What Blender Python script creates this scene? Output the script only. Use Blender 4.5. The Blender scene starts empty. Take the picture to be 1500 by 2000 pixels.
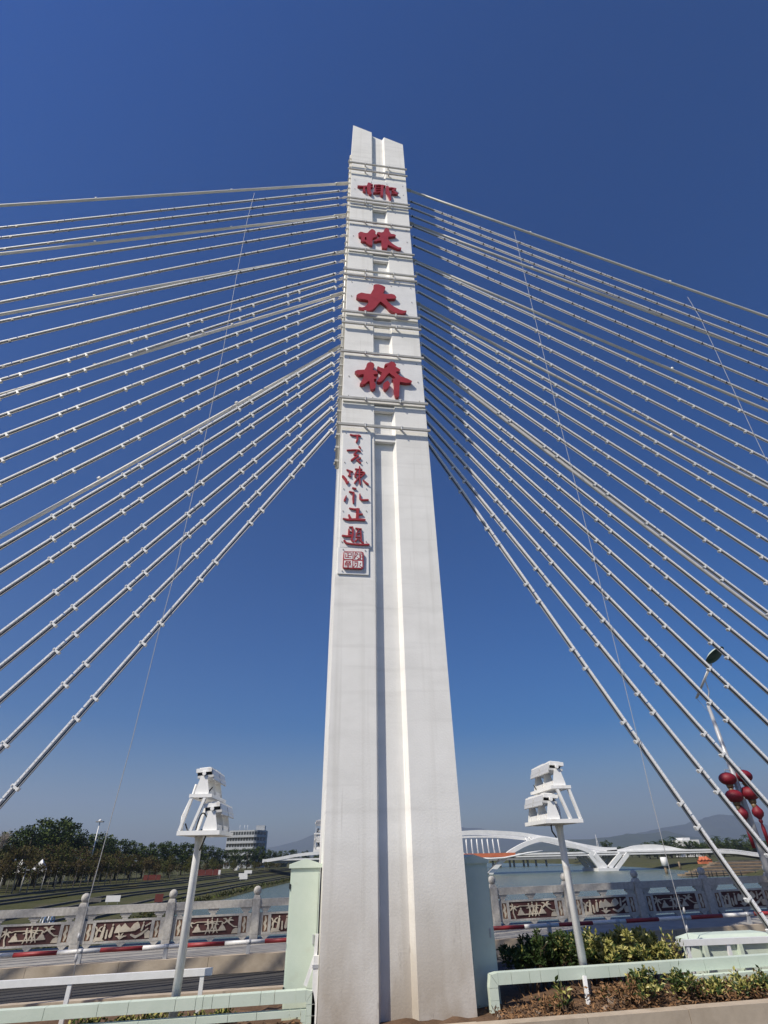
import bpy, bmesh, math, random
import numpy as np
from mathutils import Vector, Matrix, Euler

rad = math.radians
random.seed(7)
scene = bpy.context.scene
col = scene.collection

# ------------------------------------------------------------------ camera
HC = 2.25                                   # eye height over the road, metres
FOC, PITCH, ROLL, YAW = 1020.0, 0.58016, -0.02294, 0.14625
_h = Vector((math.sin(YAW), math.cos(YAW), 0)); _r = Vector((math.cos(YAW), -math.sin(YAW), 0)); _u = Vector((0, 0, 1))
CF = _h * math.cos(PITCH) + _u * math.sin(PITCH)
CU = -_h * math.sin(PITCH) + _u * math.cos(PITCH)
CR = _r * math.cos(ROLL) + CU * math.sin(ROLL)
CU = -_r * math.sin(ROLL) + CU * math.cos(ROLL)
cam_d = bpy.data.cameras.new('camera'); cam = bpy.data.objects.new('camera', cam_d); col.objects.link(cam)
cam.matrix_world = Matrix(((CR.x, CU.x, -CF.x, 0), (CR.y, CU.y, -CF.y, 0), (CR.z, CU.z, -CF.z, HC), (0, 0, 0, 1)))
cam_d.sensor_fit = 'VERTICAL'; cam_d.sensor_height = 36.0; cam_d.lens = FOC / 2000.0 * 36.0
cam_d.clip_start = 0.05; cam_d.clip_end = 30000
scene.camera = cam
scene.render.resolution_x = 768; scene.render.resolution_y = 1024

def sight(u, v):
    return CF + CR * ((u - 750) / FOC) - CU * ((v - 1000) / FOC)
def WY(u, v, Y):                            # point of the upright plane y = Y
    d = sight(u, v); d = d * (Y / d.y); return Vector((d.x, Y, d.z + HC))
def WZ(u, v, Z):                            # point of the level plane z = Z
    d = sight(u, v); d = d * ((Z - HC) / d.z); return Vector((d.x, d.y, Z))

# ------------------------------------------------------------------ light
SUN_AZ, SUN_EL = rad(54), rad(47)           # left of the pylon face's normal, above the horizon
to_sun = Vector((-math.sin(SUN_AZ) * math.cos(SUN_EL), -math.cos(SUN_AZ) * math.cos(SUN_EL), math.sin(SUN_EL)))
world = bpy.data.worlds.new('World'); scene.world = world; world.use_nodes = True
nt = world.node_tree; nt.nodes.clear()
sky = nt.nodes.new('ShaderNodeTexSky'); sky.sky_type = 'NISHITA'; sky.sun_disc = False
sky.sun_elevation = SUN_EL; sky.sun_rotation = math.atan2(to_sun.x, to_sun.y)
sky.altitude = 0; sky.air_density = 1.0; sky.dust_density = 1.5; sky.ozone_density = 3.0
bg = nt.nodes.new('ShaderNodeBackground'); bg.inputs['Strength'].default_value = 0.082
hs = nt.nodes.new('ShaderNodeHueSaturation'); hs.inputs['Hue'].default_value = 0.514; hs.inputs['Saturation'].default_value = 1.78
wo = nt.nodes.new('ShaderNodeOutputWorld')
nt.links.new(sky.outputs[0], hs.inputs['Color']); nt.links.new(hs.outputs[0], bg.inputs[0]); nt.links.new(bg.outputs[0], wo.inputs[0])
sun_d = bpy.data.lights.new('sun', 'SUN'); sun_d.energy = 5.0; sun_d.angle = rad(0.5); sun_d.color = (1.0, 0.925, 0.80)
sun = bpy.data.objects.new('sun', sun_d); col.objects.link(sun); sun.location = (-20, -15, 40)
sun.rotation_euler = to_sun.to_track_quat('Z', 'Y').to_euler()
vs = scene.view_settings; vs.view_transform = 'Standard'; vs.look = 'None'; vs.exposure = 0.06; vs.gamma = 1.0
vs.use_curve_mapping = False

# ------------------------------------------------------------------ materials
def mat(name, c1, c2=None, scale=4.0, rough=0.6, bump=0.0, bscale=None, metal=0.0, detail=6.0, stretch=(1, 1, 1), spec=0.5, c3=None, c3scale=0.5, c3amt=0.5, c3edge=(0.5, 0.7)):
    m = bpy.data.materials.new(name); m.use_nodes = True
    t = m.node_tree; b = t.nodes['Principled BSDF']; N = t.nodes.new; K = t.links.new
    b.inputs['Roughness'].default_value = rough; b.inputs['Metallic'].default_value = metal
    b.inputs['Specular IOR Level'].default_value = spec
    b.inputs['Base Color'].default_value = (*c1, 1)
    tc = N('ShaderNodeTexCoord'); mp = N('ShaderNodeMapping'); mp.inputs['Scale'].default_value = stretch
    K(tc.outputs['Object'], mp.inputs['Vector'])
    out = None
    if c2:
        n = N('ShaderNodeTexNoise'); n.inputs['Scale'].default_value = scale; n.inputs['Detail'].default_value = detail
        n.inputs['Roughness'].default_value = 0.62
        K(mp.outputs[0], n.inputs['Vector'])
        r = N('ShaderNodeValToRGB'); r.color_ramp.elements[0].position = 0.32; r.color_ramp.elements[1].position = 0.68
        r.color_ramp.elements[0].color = (*c1, 1); r.color_ramp.elements[1].color = (*c2, 1)
        K(n.outputs['Fac'], r.inputs[0]); out = r.outputs[0]
        if c3:
            n3 = N('ShaderNodeTexNoise'); n3.inputs['Scale'].default_value = c3scale; n3.inputs['Detail'].default_value = 8
            K(mp.outputs[0], n3.inputs['Vector'])
            mr = N('ShaderNodeMapRange'); mr.inputs['From Min'].default_value = c3edge[0]; mr.inputs['From Max'].default_value = c3edge[1]
            mr.inputs['To Max'].default_value = c3amt
            K(n3.outputs['Fac'], mr.inputs['Value'])
            mx = N('ShaderNodeMixRGB'); K(mr.outputs[0], mx.inputs[0]); K(out, mx.inputs[1]); mx.inputs[2].default_value = (*c3, 1)
            out = mx.outputs[0]
        K(out, b.inputs['Base Color'])
    if bump:
        n2 = N('ShaderNodeTexNoise'); n2.inputs['Scale'].default_value = bscale or scale * 4; n2.inputs['Detail'].default_value = 5
        K(mp.outputs[0], n2.inputs['Vector'])
        bp = N('ShaderNodeBump'); bp.inputs['Strength'].default_value = bump; bp.inputs['Distance'].default_value = 0.02
        K(n2.outputs['Fac'], bp.inputs['Height']); K(bp.outputs[0], b.inputs['Normal'])
    return m

def pylon_paint():
    """White render: orange-peel relief, faint level bands of old shutter joints, run-off streaks, road dirt near the foot."""
    m = mat('pylon_paint', (0.78, 0.772, 0.74), (0.86, 0.852, 0.82), scale=1.3, rough=0.75, bump=0.16, bscale=30)
    t = m.node_tree; N = t.nodes.new; K = t.links.new; b = t.nodes['Principled BSDF']
    src = b.inputs['Base Color'].links[0].from_socket
    tc = N('ShaderNodeTexCoord')
    def noise(sc, lo, hi, amt, detail=6):
        mp = N('ShaderNodeMapping'); mp.inputs['Scale'].default_value = sc; K(tc.outputs['Object'], mp.inputs[0])
        n = N('ShaderNodeTexNoise'); n.inputs['Scale'].default_value = 1.0; n.inputs['Detail'].default_value = detail; K(mp.outputs[0], n.inputs[0])
        r = N('ShaderNodeMapRange'); r.inputs['From Min'].default_value = lo; r.inputs['From Max'].default_value = hi; r.inputs['To Max'].default_value = amt
        K(n.outputs['Fac'], r.inputs[0]); return r.outputs[0]
    def over(fac, c, base):
        x = N('ShaderNodeMixRGB'); K(fac, x.inputs[0]); K(base, x.inputs[1]); x.inputs[2].default_value = (*c, 1); return x.outputs[0]
    c = over(noise((0.8, 0.8, 2.3), 0.50, 0.70, 0.30), (0.60, 0.595, 0.565), src)
    c = over(noise((0.25, 0.25, 5.5), 0.60, 0.70, 0.22, 3), (0.56, 0.55, 0.52), c)
    c = over(noise((7, 7, 0.16), 0.56, 0.74, 0.34), (0.56, 0.545, 0.50), c)
    c = over(noise((17, 17, 0.45), 0.66, 0.74, 0.30), (0.42, 0.40, 0.36), c)
    # splashed road dirt on the lowest couple of metres, ragged upper edge
    sx = N('ShaderNodeSeparateXYZ'); K(tc.outputs['Object'], sx.inputs[0])
    hgt = N('ShaderNodeMapRange'); hgt.inputs['From Min'].default_value = 2.5; hgt.inputs['From Max'].default_value = 0.0; hgt.inputs['To Max'].default_value = 1.0
    K(sx.outputs['Z'], hgt.inputs[0])
    dn = noise((1.6, 1.6, 0.7), 0.12, 0.55, 1.0)
    mu = N('ShaderNodeMath'); mu.operation = 'MULTIPLY'; K(hgt.outputs[0], mu.inputs[0]); K(dn, mu.inputs[1])
    m2 = N('ShaderNodeMath'); m2.operation = 'MULTIPLY'; K(mu.outputs[0], m2.inputs[0]); m2.inputs[1].default_value = 1.0
    c = over(m2.outputs[0], (0.36, 0.305, 0.235), c)
    sp = noise((9, 9, 3.2), 0.67, 0.74, 0.55)
    m3 = N('ShaderNodeMath'); m3.operation = 'MULTIPLY'; K(hgt.outputs[0], m3.inputs[0]); K(sp, m3.inputs[1])
    c = over(m3.outputs[0], (0.16, 0.14, 0.12), c)
    K(c, b.inputs['Base Color'])
    return m

M = {}
M['pylon'] = pylon_paint()
M['board'] = mat('board_white', (0.74, 0.74, 0.73), (0.83, 0.83, 0.82), scale=3.0, rough=0.55, bump=0.12, bscale=40)
M['red'] = mat('letter_red', (0.31, 0.028, 0.034), (0.40, 0.045, 0.050), scale=3.0, rough=0.42, bump=0.05)
M['bar'] = mat('bar_grey', (0.42, 0.41, 0.37), (0.55, 0.54, 0.50), scale=3, rough=0.45, metal=0.2)
M['white_metal'] = mat('white_metal', (0.74, 0.74, 0.72), (0.82, 0.82, 0.81), scale=8, rough=0.42, bump=0.05)
M['lamp_white'] = mat('lamp_white', (0.80, 0.80, 0.78), (0.87, 0.87, 0.855), scale=6, rough=0.45, bump=0.05, c3=(0.45, 0.36, 0.25), c3scale=5, c3amt=0.5, c3edge=(0.6, 0.75))
M['tube'] = mat('tube_white', (0.82, 0.83, 0.85), (0.90, 0.91, 0.93), scale=2.0, rough=0.6, spec=0.6)
M['dark'] = mat('dark_plastic', (0.012, 0.012, 0.013), rough=0.5)
M['wire'] = mat('steel_wire', (0.36, 0.36, 0.37), (0.48, 0.48, 0.49), scale=20, rough=0.6, metal=0.3)
M['cable'] = mat('cable_sheath', (0.60, 0.585, 0.54), (0.74, 0.72, 0.68), scale=1.2, rough=0.55)
M['glass'] = mat('lamp_glass', (0.30, 0.32, 0.33), rough=0.08, spec=0.8)
M['green'] = mat('pale_green', (0.55, 0.64, 0.54), (0.62, 0.70, 0.60), scale=2.5, rough=0.5, bump=0.08, bscale=60, c3=(0.42, 0.40, 0.30), c3scale=4, c3amt=0.35, c3edge=(0.6, 0.8))
M['stone'] = mat('granite', (0.34, 0.325, 0.30), (0.52, 0.50, 0.47), scale=14, rough=0.75, bump=0.25, bscale=60, detail=10, c3=(0.24, 0.22, 0.20), c3scale=2.5, c3amt=0.35)
M['relief_bg'] = mat('relief_ground', (0.060, 0.020, 0.020), (0.095, 0.035, 0.032), scale=9, rough=0.7, bump=0.15)
M['relief'] = mat('relief_stone', (0.46, 0.40, 0.31), (0.58, 0.52, 0.42), scale=9, rough=0.75, bump=0.2)
M['rust'] = mat('cartouche_brown', (0.16, 0.085, 0.05), (0.22, 0.12, 0.075), scale=9, rough=0.7)
M['concrete'] = mat('concrete', (0.27, 0.255, 0.23), (0.36, 0.345, 0.315), scale=2.5, rough=0.85, bump=0.2, c3=(0.22, 0.20, 0.17), c3scale=1.2, c3amt=0.4)
M['kerb'] = mat('kerb_concrete', (0.40, 0.33, 0.25), (0.52, 0.44, 0.34), scale=2.2, rough=0.85, bump=0.25, c3=(0.24, 0.18, 0.12), c3scale=1.6, c3amt=0.5)
M['asphalt'] = mat('asphalt', (0.032, 0.032, 0.033), (0.085, 0.083, 0.080), scale=1.0, rough=0.85, bump=0.3, bscale=40, stretch=(0.05, 2.4, 1), spec=0.2)
M['paint_white'] = mat('road_paint', (0.55, 0.55, 0.53), (0.68, 0.68, 0.66), scale=8, rough=0.7)
M['paint_red'] = mat('rail_red', (0.25, 0.022, 0.026), (0.34, 0.040, 0.042), scale=6, rough=0.5)
M['rail_white'] = mat('rail_white', (0.66, 0.65, 0.63), (0.78, 0.77, 0.75), scale=6, rough=0.5)
M['soil'] = mat('soil', (0.085, 0.052, 0.032), (0.17, 0.105, 0.065), scale=3.0, rough=0.95, bump=0.9, bscale=20, detail=10, spec=0.2)
M['rock'] = mat('rock', (0.26, 0.20, 0.15), (0.40, 0.33, 0.26), scale=9, rough=0.9, bump=0.5)
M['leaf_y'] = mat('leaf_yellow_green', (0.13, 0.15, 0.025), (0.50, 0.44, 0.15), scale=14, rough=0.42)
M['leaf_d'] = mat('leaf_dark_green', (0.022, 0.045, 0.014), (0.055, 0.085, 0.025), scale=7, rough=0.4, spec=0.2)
M['twig'] = mat('twig', (0.085, 0.055, 0.035), (0.14, 0.095, 0.06), scale=10, rough=0.9)
M['litter'] = mat('dry_leaf', (0.16, 0.08, 0.035), (0.30, 0.17, 0.08), scale=6, rough=0.9)
M['bark'] = mat('bark', (0.24, 0.20, 0.16), (0.40, 0.35, 0.30), scale=6, rough=0.9)
M['bark_d'] = mat('bark_dark', (0.05, 0.038, 0.028), (0.085, 0.065, 0.05), scale=6, rough=0.9)
M['crown_d'] = mat('crown_dark', (0.014, 0.030, 0.009), (0.036, 0.062, 0.016), scale=0.6, rough=0.55, spec=0.12)
M['crown_m'] = mat('crown_mid', (0.044, 0.070, 0.012), (0.105, 0.130, 0.024), scale=0.6, rough=0.55, spec=0.12)
M['crown_o'] = mat('crown_olive', (0.050, 0.050, 0.014), (0.105, 0.092, 0.024), scale=0.6, rough=0.6, spec=0.12)
M['crown_b'] = mat('crown_brown', (0.062, 0.044, 0.018), (0.110, 0.078, 0.030), scale=0.6, rough=0.6, spec=0.12)
M['grass'] = mat('bank_grass', (0.040, 0.048, 0.014), (0.085, 0.082, 0.030), scale=0.35, rough=0.9, bump=0.6, bscale=3, c3=(0.10, 0.085, 0.05), c3scale=0.12, c3amt=0.6, spec=0.2)
M['terrace'] = mat('terrace_stone', (0.070, 0.068, 0.062), (0.13, 0.125, 0.115), scale=0.6, rough=0.9, bump=0.3, spec=0.2)
M['terrace_cap'] = mat('terrace_cap', (0.10, 0.097, 0.088), (0.20, 0.19, 0.175), scale=0.8, rough=0.85, spec=0.2)
M['sand'] = mat('sandstone', (0.20, 0.145, 0.09), (0.33, 0.25, 0.165), scale=0.25, stretch=(.3, 1, 3), rough=0.9)
M['far_white'] = mat('far_white', (0.68, 0.69, 0.69), (0.80, 0.80, 0.79), scale=0.3, rough=0.5)
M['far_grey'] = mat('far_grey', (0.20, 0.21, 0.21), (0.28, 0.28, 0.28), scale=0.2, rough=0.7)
M['far_orange'] = mat('far_orange', (0.50, 0.13, 0.055), (0.58, 0.18, 0.08), scale=0.6, rough=0.6)
M['window'] = mat('window_dark', (0.030, 0.038, 0.050), rough=0.12, spec=0.7)
M['facade'] = mat('facade_grey', (0.30, 0.32, 0.34), (0.38, 0.40, 0.42), scale=0.2, rough=0.7)
M['mountain'] = mat('forest_hill', (0.020, 0.034, 0.018), (0.050, 0.066, 0.034), scale=0.004, rough=0.95, bump=0.8, bscale=0.03)
M['pole_grey'] = mat('pole_grey', (0.40, 0.41, 0.43), (0.50, 0.51, 0.53), scale=4, rough=0.4, metal=0.2)
M['lantern'] = mat('lantern_red', (0.15, 0.004, 0.014), (0.22, 0.008, 0.02), scale=5, rough=0.6)
M['gold'] = mat('lantern_gold', (0.15, 0.10, 0.05), (0.19, 0.13, 0.07), scale=5, rough=0.5)
M['tent'] = mat('tent_white', (0.70, 0.70, 0.69), (0.80, 0.80, 0.79), scale=1, rough=0.6)
M['redbox'] = mat('red_hoarding', (0.10, 0.018, 0.014), (0.15, 0.028, 0.02), scale=1, rough=0.6)
M['blue'] = mat('blue_plastic', (0.10, 0.18, 0.34), rough=0.4)
M['lampgreen'] = mat('lamp_head_green', (0.012, 0.055, 0.045), (0.02, 0.075, 0.06), scale=6, rough=0.3)

def water_mat():
    m = bpy.data.materials.new('river_water'); m.use_nodes = True
    t = m.node_tree; b = t.nodes['Principled BSDF']; N = t.nodes.new; K = t.links.new
    b.inputs['Base Color'].default_value = (0.105, 0.135, 0.105, 1); b.inputs['Roughness'].default_value = 0.24
    b.inputs['IOR'].default_value = 1.33
    tc = N('ShaderNodeTexCoord'); mp = N('ShaderNodeMapping'); mp.inputs['Scale'].default_value = (0.5, 1.2, 1); K(tc.outputs['Object'], mp.inputs[0])
    n = N('ShaderNodeTexNoise'); n.inputs['Scale'].default_value = 0.9; n.inputs['Detail'].default_value = 5; K(mp.outputs[0], n.inputs[0])
    bp = N('ShaderNodeBump'); bp.inputs['Strength'].default_value = 0.9; bp.inputs['Distance'].default_value = 0.35
    K(n.outputs['Fac'], bp.inputs['Height']); K(bp.outputs[0], b.inputs['Normal'])
    return m
M['water'] = water_mat()

# ------------------------------------------------------------------ mesh helpers
GRADE = 0.0108                              # the deck climbs slightly to the right
LOC = {}                                    # world place of each thing's origin

class MB:
    def __init__(s): s.v = []; s.f = []; s.m = []; s.sm = []
    def add(s, vs, fs, mi=0, smooth=False):
        o = len(s.v); s.v += [Vector(p) for p in vs]
        for f in fs: s.f.append([i + o for i in f]); s.m.append(mi); s.sm.append(smooth)
        return s
    def box(s, x0, x1, y0, y1, z0, z1, mi=0):
        return s.add([(x0, y0, z0), (x1, y0, z0), (x1, y1, z0), (x0, y1, z0), (x0, y0, z1), (x1, y0, z1), (x1, y1, z1), (x0, y1, z1)],
                     [(0, 3, 2, 1), (4, 5, 6, 7), (0, 1, 5, 4), (1, 2, 6, 5), (2, 3, 7, 6), (3, 0, 4, 7)], mi)
    def obox(s, c, ax, ay, az, mi=0):       # centre and three half-axis vectors
        c = Vector(c); ax = Vector(ax); ay = Vector(ay); az = Vector(az); P = []
        for k in (-1, 1):
            for i, j in ((-1, -1), (1, -1), (1, 1), (-1, 1)): P.append(c + ax * i + ay * j + az * k)
        return s.add(P, [(0, 3, 2, 1), (4, 5, 6, 7), (0, 1, 5, 4), (1, 2, 6, 5), (2, 3, 7, 6), (3, 0, 4, 7)], mi)
    def beam(s, a, b, w, h, up=(0, 0, 1), mi=0):
        a = Vector(a); b = Vector(b); t = b - a; L = t.length; t.normalize()
        sd = t.cross(Vector(up)); sd = sd.normalized() if sd.length > 1e-6 else Vector((1, 0, 0)); u = sd.cross(t)
        return s.obox((a + b) / 2, t * L / 2, sd * w / 2, u * h / 2, mi)
    def tube(s, pts, r, n=8, mi=0, cap=True, smooth=True):
        pts = [Vector(p) for p in pts]; R = r if isinstance(r, (list, tuple)) else [r] * len(pts)
        o = len(s.v); ref = None
        for i, p in enumerate(pts):
            t = (pts[min(i + 1, len(pts) - 1)] - pts[max(i - 1, 0)]).normalized()
            if ref is None: ref = Vector((0, 0, 1)) if abs(t.z) < 0.9 else Vector((1, 0, 0))
            a = (ref - t * ref.dot(t)).normalized(); b = t.cross(a); ref = a
            for k in range(n):
                q = 2 * math.pi * k / n; s.v.append(p + (a * math.cos(q) + b * math.sin(q)) * R[i])
        for i in range(len(pts) - 1):
            for k in range(n):
                s.f.append([o + i * n + k, o + i * n + (k + 1) % n, o + (i + 1) * n + (k + 1) % n, o + (i + 1) * n + k]); s.m.append(mi); s.sm.append(smooth)
        if cap:
            e = o + (len(pts) - 1) * n
            s.f.append([o + k for k in range(n)][::-1]); s.m.append(mi); s.sm.append(False)
            s.f.append([e + k for k in range(n)]); s.m.append(mi); s.sm.append(False)
        return s
    def lathe(s, c, prof, n=16, mi=0, axis=None):   # prof: (radius, height) pairs
        c = Vector(c); o = len(s.v)
        for r, z in prof:
            for k in range(n): q = 2 * math.pi * k / n; s.v.append(c + Vector((r * math.cos(q), r * math.sin(q), z)))
        for i in range(len(prof) - 1):
            for k in range(n):
                s.f.append([o + i * n + k, o + i * n + (k + 1) % n, o + (i + 1) * n + (k + 1) % n, o + (i + 1) * n + k]); s.m.append(mi); s.sm.append(True)
        s.f.append([o + k for k in range(n)][::-1]); s.m.append(mi); s.sm.append(False)
        e = o + (len(prof) - 1) * n; s.f.append([e + k for k in range(n)]); s.m.append(mi); s.sm.append(False)
        return s
    def prism(s, poly, z0, z1, mi=0):       # plan polygon raised; z1 may be a function of (x, y)
        n = len(poly); zf = z1 if callable(z1) else (lambda x, y: z1)
        return s.add([(x, y, z0) for x, y in poly] + [(x, y, zf(x, y)) for x, y in poly],
                     [tuple(range(n))[::-1], tuple(range(n, 2 * n))] + [(i, (i + 1) % n, n + (i + 1) % n, n + i) for i in range(n)], mi)
    def mesh(s, name, mats, origin=(0, 0, 0), deck=False):
        o = Vector(origin)
        me = bpy.data.meshes.new(name)
        vv = [((p.x - o.x), (p.y - o.y), (p.z - o.z + (GRADE * p.x if deck else 0))) for p in s.v]
        me.from_pydata(vv, [], s.f)
        for k in (mats if isinstance(mats, (list, tuple)) else [mats]): me.materials.append(M[k] if isinstance(k, str) else k)
        me.polygons.foreach_set('material_index', s.m); me.polygons.foreach_set('use_smooth', s.sm)
        me.update(); return me

def tag(o, label=None, cat=None, group=None, kind=None):
    if label: o['label'] = label
    if cat: o['category'] = cat
    if group: o['group'] = group
    if kind: o['kind'] = kind
    return o
def link(name, data, parent=None):
    o = bpy.data.objects.new(name, data); col.objects.link(o)
    if parent: o.parent = parent
    return o
def thing(name, loc, label, cat, group=None):
    o = link(name, None); o.location = loc; o.empty_display_size = 0.3; LOC[o] = Vector(loc)
    return tag(o, label, cat, group)
def part(name, mb, mats, parent, deck=False, label=None):   # shape given in world coordinates
    o = link(name, mb.mesh(name, mats, LOC[parent], deck), parent); LOC[o] = LOC[parent]
    if label: o['label'] = label
    return o
def solo(name, mb, mats, loc, label, cat, group=None, deck=False):
    o = link(name, mb.mesh(name, mats, loc, deck)); o.location = loc; LOC[o] = Vector(loc)
    return tag(o, label, cat, group)
def struct(name, mb, mats, deck=False):
    o = link(name, mb.mesh(name, mats, (0, 0, 0), deck)); LOC[o] = Vector((0, 0, 0)); o['kind'] = 'structure'; return o
def put(name, me, parent, loc, rot=None, scale=None):       # shared mesh as a part; loc relative to the thing
    o = link(name, me, parent); o.location = loc
    if rot is not None: o.rotation_euler = rot
    if scale is not None: o.scale = scale
    return o
def copy_tree(src, parent=None):
    c = src.copy(); col.objects.link(c); c.parent = parent
    for ch in list(src.children):
        copy_tree(ch, c)
    return c
ORD = ['first', 'second', 'third', 'fourth', 'fifth', 'sixth', 'seventh', 'eighth', 'ninth', 'tenth', 'eleventh', 'twelfth', 'thirteenth',
       'fourteenth', 'fifteenth', 'sixteenth', 'seventeenth', 'eighteenth', 'nineteenth', 'twentieth', 'twenty-first', 'twenty-second',
       'twenty-third', 'twenty-fourth', 'twenty-fifth', 'twenty-sixth', 'twenty-seventh', 'twenty-eighth', 'twenty-ninth', 'thirtieth',
       'thirty-first', 'thirty-second', 'thirty-third', 'thirty-fourth', 'thirty-fifth', 'thirty-sixth', 'thirty-seventh', 'thirty-eighth']

# brush shapes: a field of signed distances, contoured by marching squares and raised into a slab
def brush_mesh(polys, strokes, holes, y_front, depth, res, mb=None, mi=0):
    """polys / strokes / holes lie in the (x, z) plane; the slab's front is at y_front, its back at y_front + depth."""
    pts = [p for P in polys for p in P] + [(x, z) for S in strokes for x, z, r in S]
    rm = max([r for S in strokes for x, z, r in S] + [0])
    x0 = min(p[0] for p in pts) - rm - 3 * res; x1 = max(p[0] for p in pts) + rm + 3 * res
    z0 = min(p[1] for p in pts) - rm - 3 * res; z1 = max(p[1] for p in pts) + rm + 3 * res
    nx = int((x1 - x0) / res) + 2; nz = int((z1 - z0) / res) + 2
    X, Z = np.meshgrid(x0 + np.arange(nx) * res, z0 + np.arange(nz) * res, indexing='ij')
    D = np.full(X.shape, 1e3)
    def polysd(P):
        d = np.full(X.shape, 1e9); ins = np.zeros(X.shape, bool)
        for (ax, az), (bx, bz) in zip(P, P[1:] + P[:1]):
            ex, ez = bx - ax, bz - az; l = ex * ex + ez * ez + 1e-12
            t = np.clip(((X - ax) * ex + (Z - az) * ez) / l, 0, 1)
            d = np.minimum(d, np.hypot(X - ax - t * ex, Z - az - t * ez))
            c = ((az > Z) != (bz > Z)); den = (bz - az) if abs(bz - az) > 1e-12 else 1e-12
            ins ^= c & (X < (bx - ax) * (Z - az) / den + ax)
        return np.where(ins, -d, d)
    for P in polys: D = np.minimum(D, polysd(P))
    for S in strokes:
        if len(S) == 1: S = S + S
        for (ax, az, ra), (bx, bz, rb) in zip(S, S[1:]):
            ex, ez = bx - ax, bz - az; l = ex * ex + ez * ez + 1e-12
            t = np.clip(((X - ax) * ex + (Z - az) * ez) / l, 0, 1)
            D = np.minimum(D, np.hypot(X - ax - t * ex, Z - az - t * ez) - (ra + t * (rb - ra)))
    for P in holes: D = np.maximum(D, -polysd(P))
    D[np.abs(D) < 1e-6] = 1e-6
    out = MB(); ids = {}
    def node(i, j):
        k = (i, j)
        if k not in ids: ids[k] = len(out.v); out.v.append(Vector((x0 + i * res, y_front, z0 + j * res)))
        return ids[k]
    def cut(i, j, a, b):
        k = (i, j, a, b) if (i, j) < (a, b) else (a, b, i, j)
        if k not in ids:
            d0, d1 = D[i, j], D[a, b]; t = d0 / (d0 - d1); t = min(max(t, 0.02), 0.98)
            ids[k] = len(out.v); out.v.append(Vector((x0 + (i + (a - i) * t) * res, y_front, z0 + (j + (b - j) * t) * res)))
        return ids[k]
    inside = D < 0
    act = np.argwhere(inside[:-1, :-1] | inside[1:, :-1] | inside[:-1, 1:] | inside[1:, 1:])
    front = []
    for i, j in act:
        i = int(i); j = int(j); c = [(i, j), (i + 1, j), (i + 1, j + 1), (i, j + 1)]; f = []
        for k in range(4):
            a = c[k]; b = c[(k + 1) % 4]
            if inside[a]: f.append(node(*a))
            if inside[a] != inside[b]: f.append(cut(*a, *b))
        if len(f) > 2: front.append(f)
    bm = bmesh.new(); bv = [bm.verts.new(p) for p in out.v]
    for f in front:
        try: bm.faces.new([bv[k] for k in f])
        except ValueError: pass
    bmesh.ops.dissolve_limit(bm, angle_limit=rad(7), verts=bm.verts[:], edges=bm.edges[:])
    ext = bmesh.ops.extrude_face_region(bm, geom=bm.faces[:], use_keep_orig=True)
    for e in ext['geom']:
        if isinstance(e, bmesh.types.BMVert): e.co.y += depth
    bmesh.ops.recalc_face_normals(bm, faces=bm.faces[:])
    bm.verts.index_update()
    r = mb or MB()
    r.add([v.co.copy() for v in bm.verts], [[v.index for v in f.verts] for f in bm.faces], mi)
    bm.free()
    return r

# ================================================================== the setting
WATER = -8.75
s = MB().box(-13000, 13000, -600, 13000, WATER - 0.4, WATER); struct('river', s, 'water')

def resample(P, n):
    P = [Vector(p) for p in P]; L = [0]
    for a, b in zip(P, P[1:]): L.append(L[-1] + (b - a).length)
    out = []
    for k in range(n):
        t = L[-1] * (k / (n - 1)) ** 1.6; i = 0
        while i < len(P) - 2 and L[i + 1] < t: i += 1
        q = (t - L[i]) / max(L[i + 1] - L[i], 1e-6); out.append(P[i].lerp(P[i + 1], q))
    return out

# left bank: stepped park terraces between the water's edge and the row of trees
edge_px = [(180, 1850), (250, 1818), (330, 1790), (380, 1772), (440, 1755), (500, 1739), (560, 1725), (625, 1708)]
edgeL = [WZ(u, v, WATER) for u, v in edge_px]
edgeL = [edgeL[0] + (edgeL[0] - edgeL[1]).normalized() * 200] + edgeL
PARK = -4.0
tree_px = [(0, 1749), (100, 1737), (200, 1730), (284, 1723), (420, 1708), (540, 1697), (620, 1692)]
lineA = [WZ(u, v, PARK) for u, v in tree_px]
lineA = [Vector((-95, -150, PARK)), Vector((-82, 30, PARK))] + lineA
NB = 60
eL = resample(edgeL, NB); lA = resample(lineA, NB)
def bank_row(f, z):
    out = []
    for k, (a, b) in enumerate(zip(eL, lA)):
        w = f + 0.022 * math.sin(k * 0.55 + f * 9) * (1 if 0.2 < f < 0.97 else 0)
        out.append(Vector((a.x + (b.x - a.x) * w, a.y + (b.y - a.y) * w, z)))
    return out
prof = [(-0.04, WATER - 0.6), (0.0, WATER + 0.15), (0.12, WATER + 1.0), (0.22, WATER + 1.3)]
g = MB(); rows = [bank_row(f, z) for f, z in prof]
for r0, r1 in zip(rows, rows[1:]):
    for k in range(NB - 1): g.add([r0[k], r0[k + 1], r1[k + 1], r1[k]], [(0, 1, 2, 3)])
steps = [(0.22, -7.45, -7.15), (0.31, -7.0, -6.75), (0.50, -6.3, -6.0), (0.565, -5.85, -5.6), (0.76, -5.1, -4.85), (0.82, -4.7, -4.45), (0.95, -4.25, PARK)]
terr = []
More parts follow.
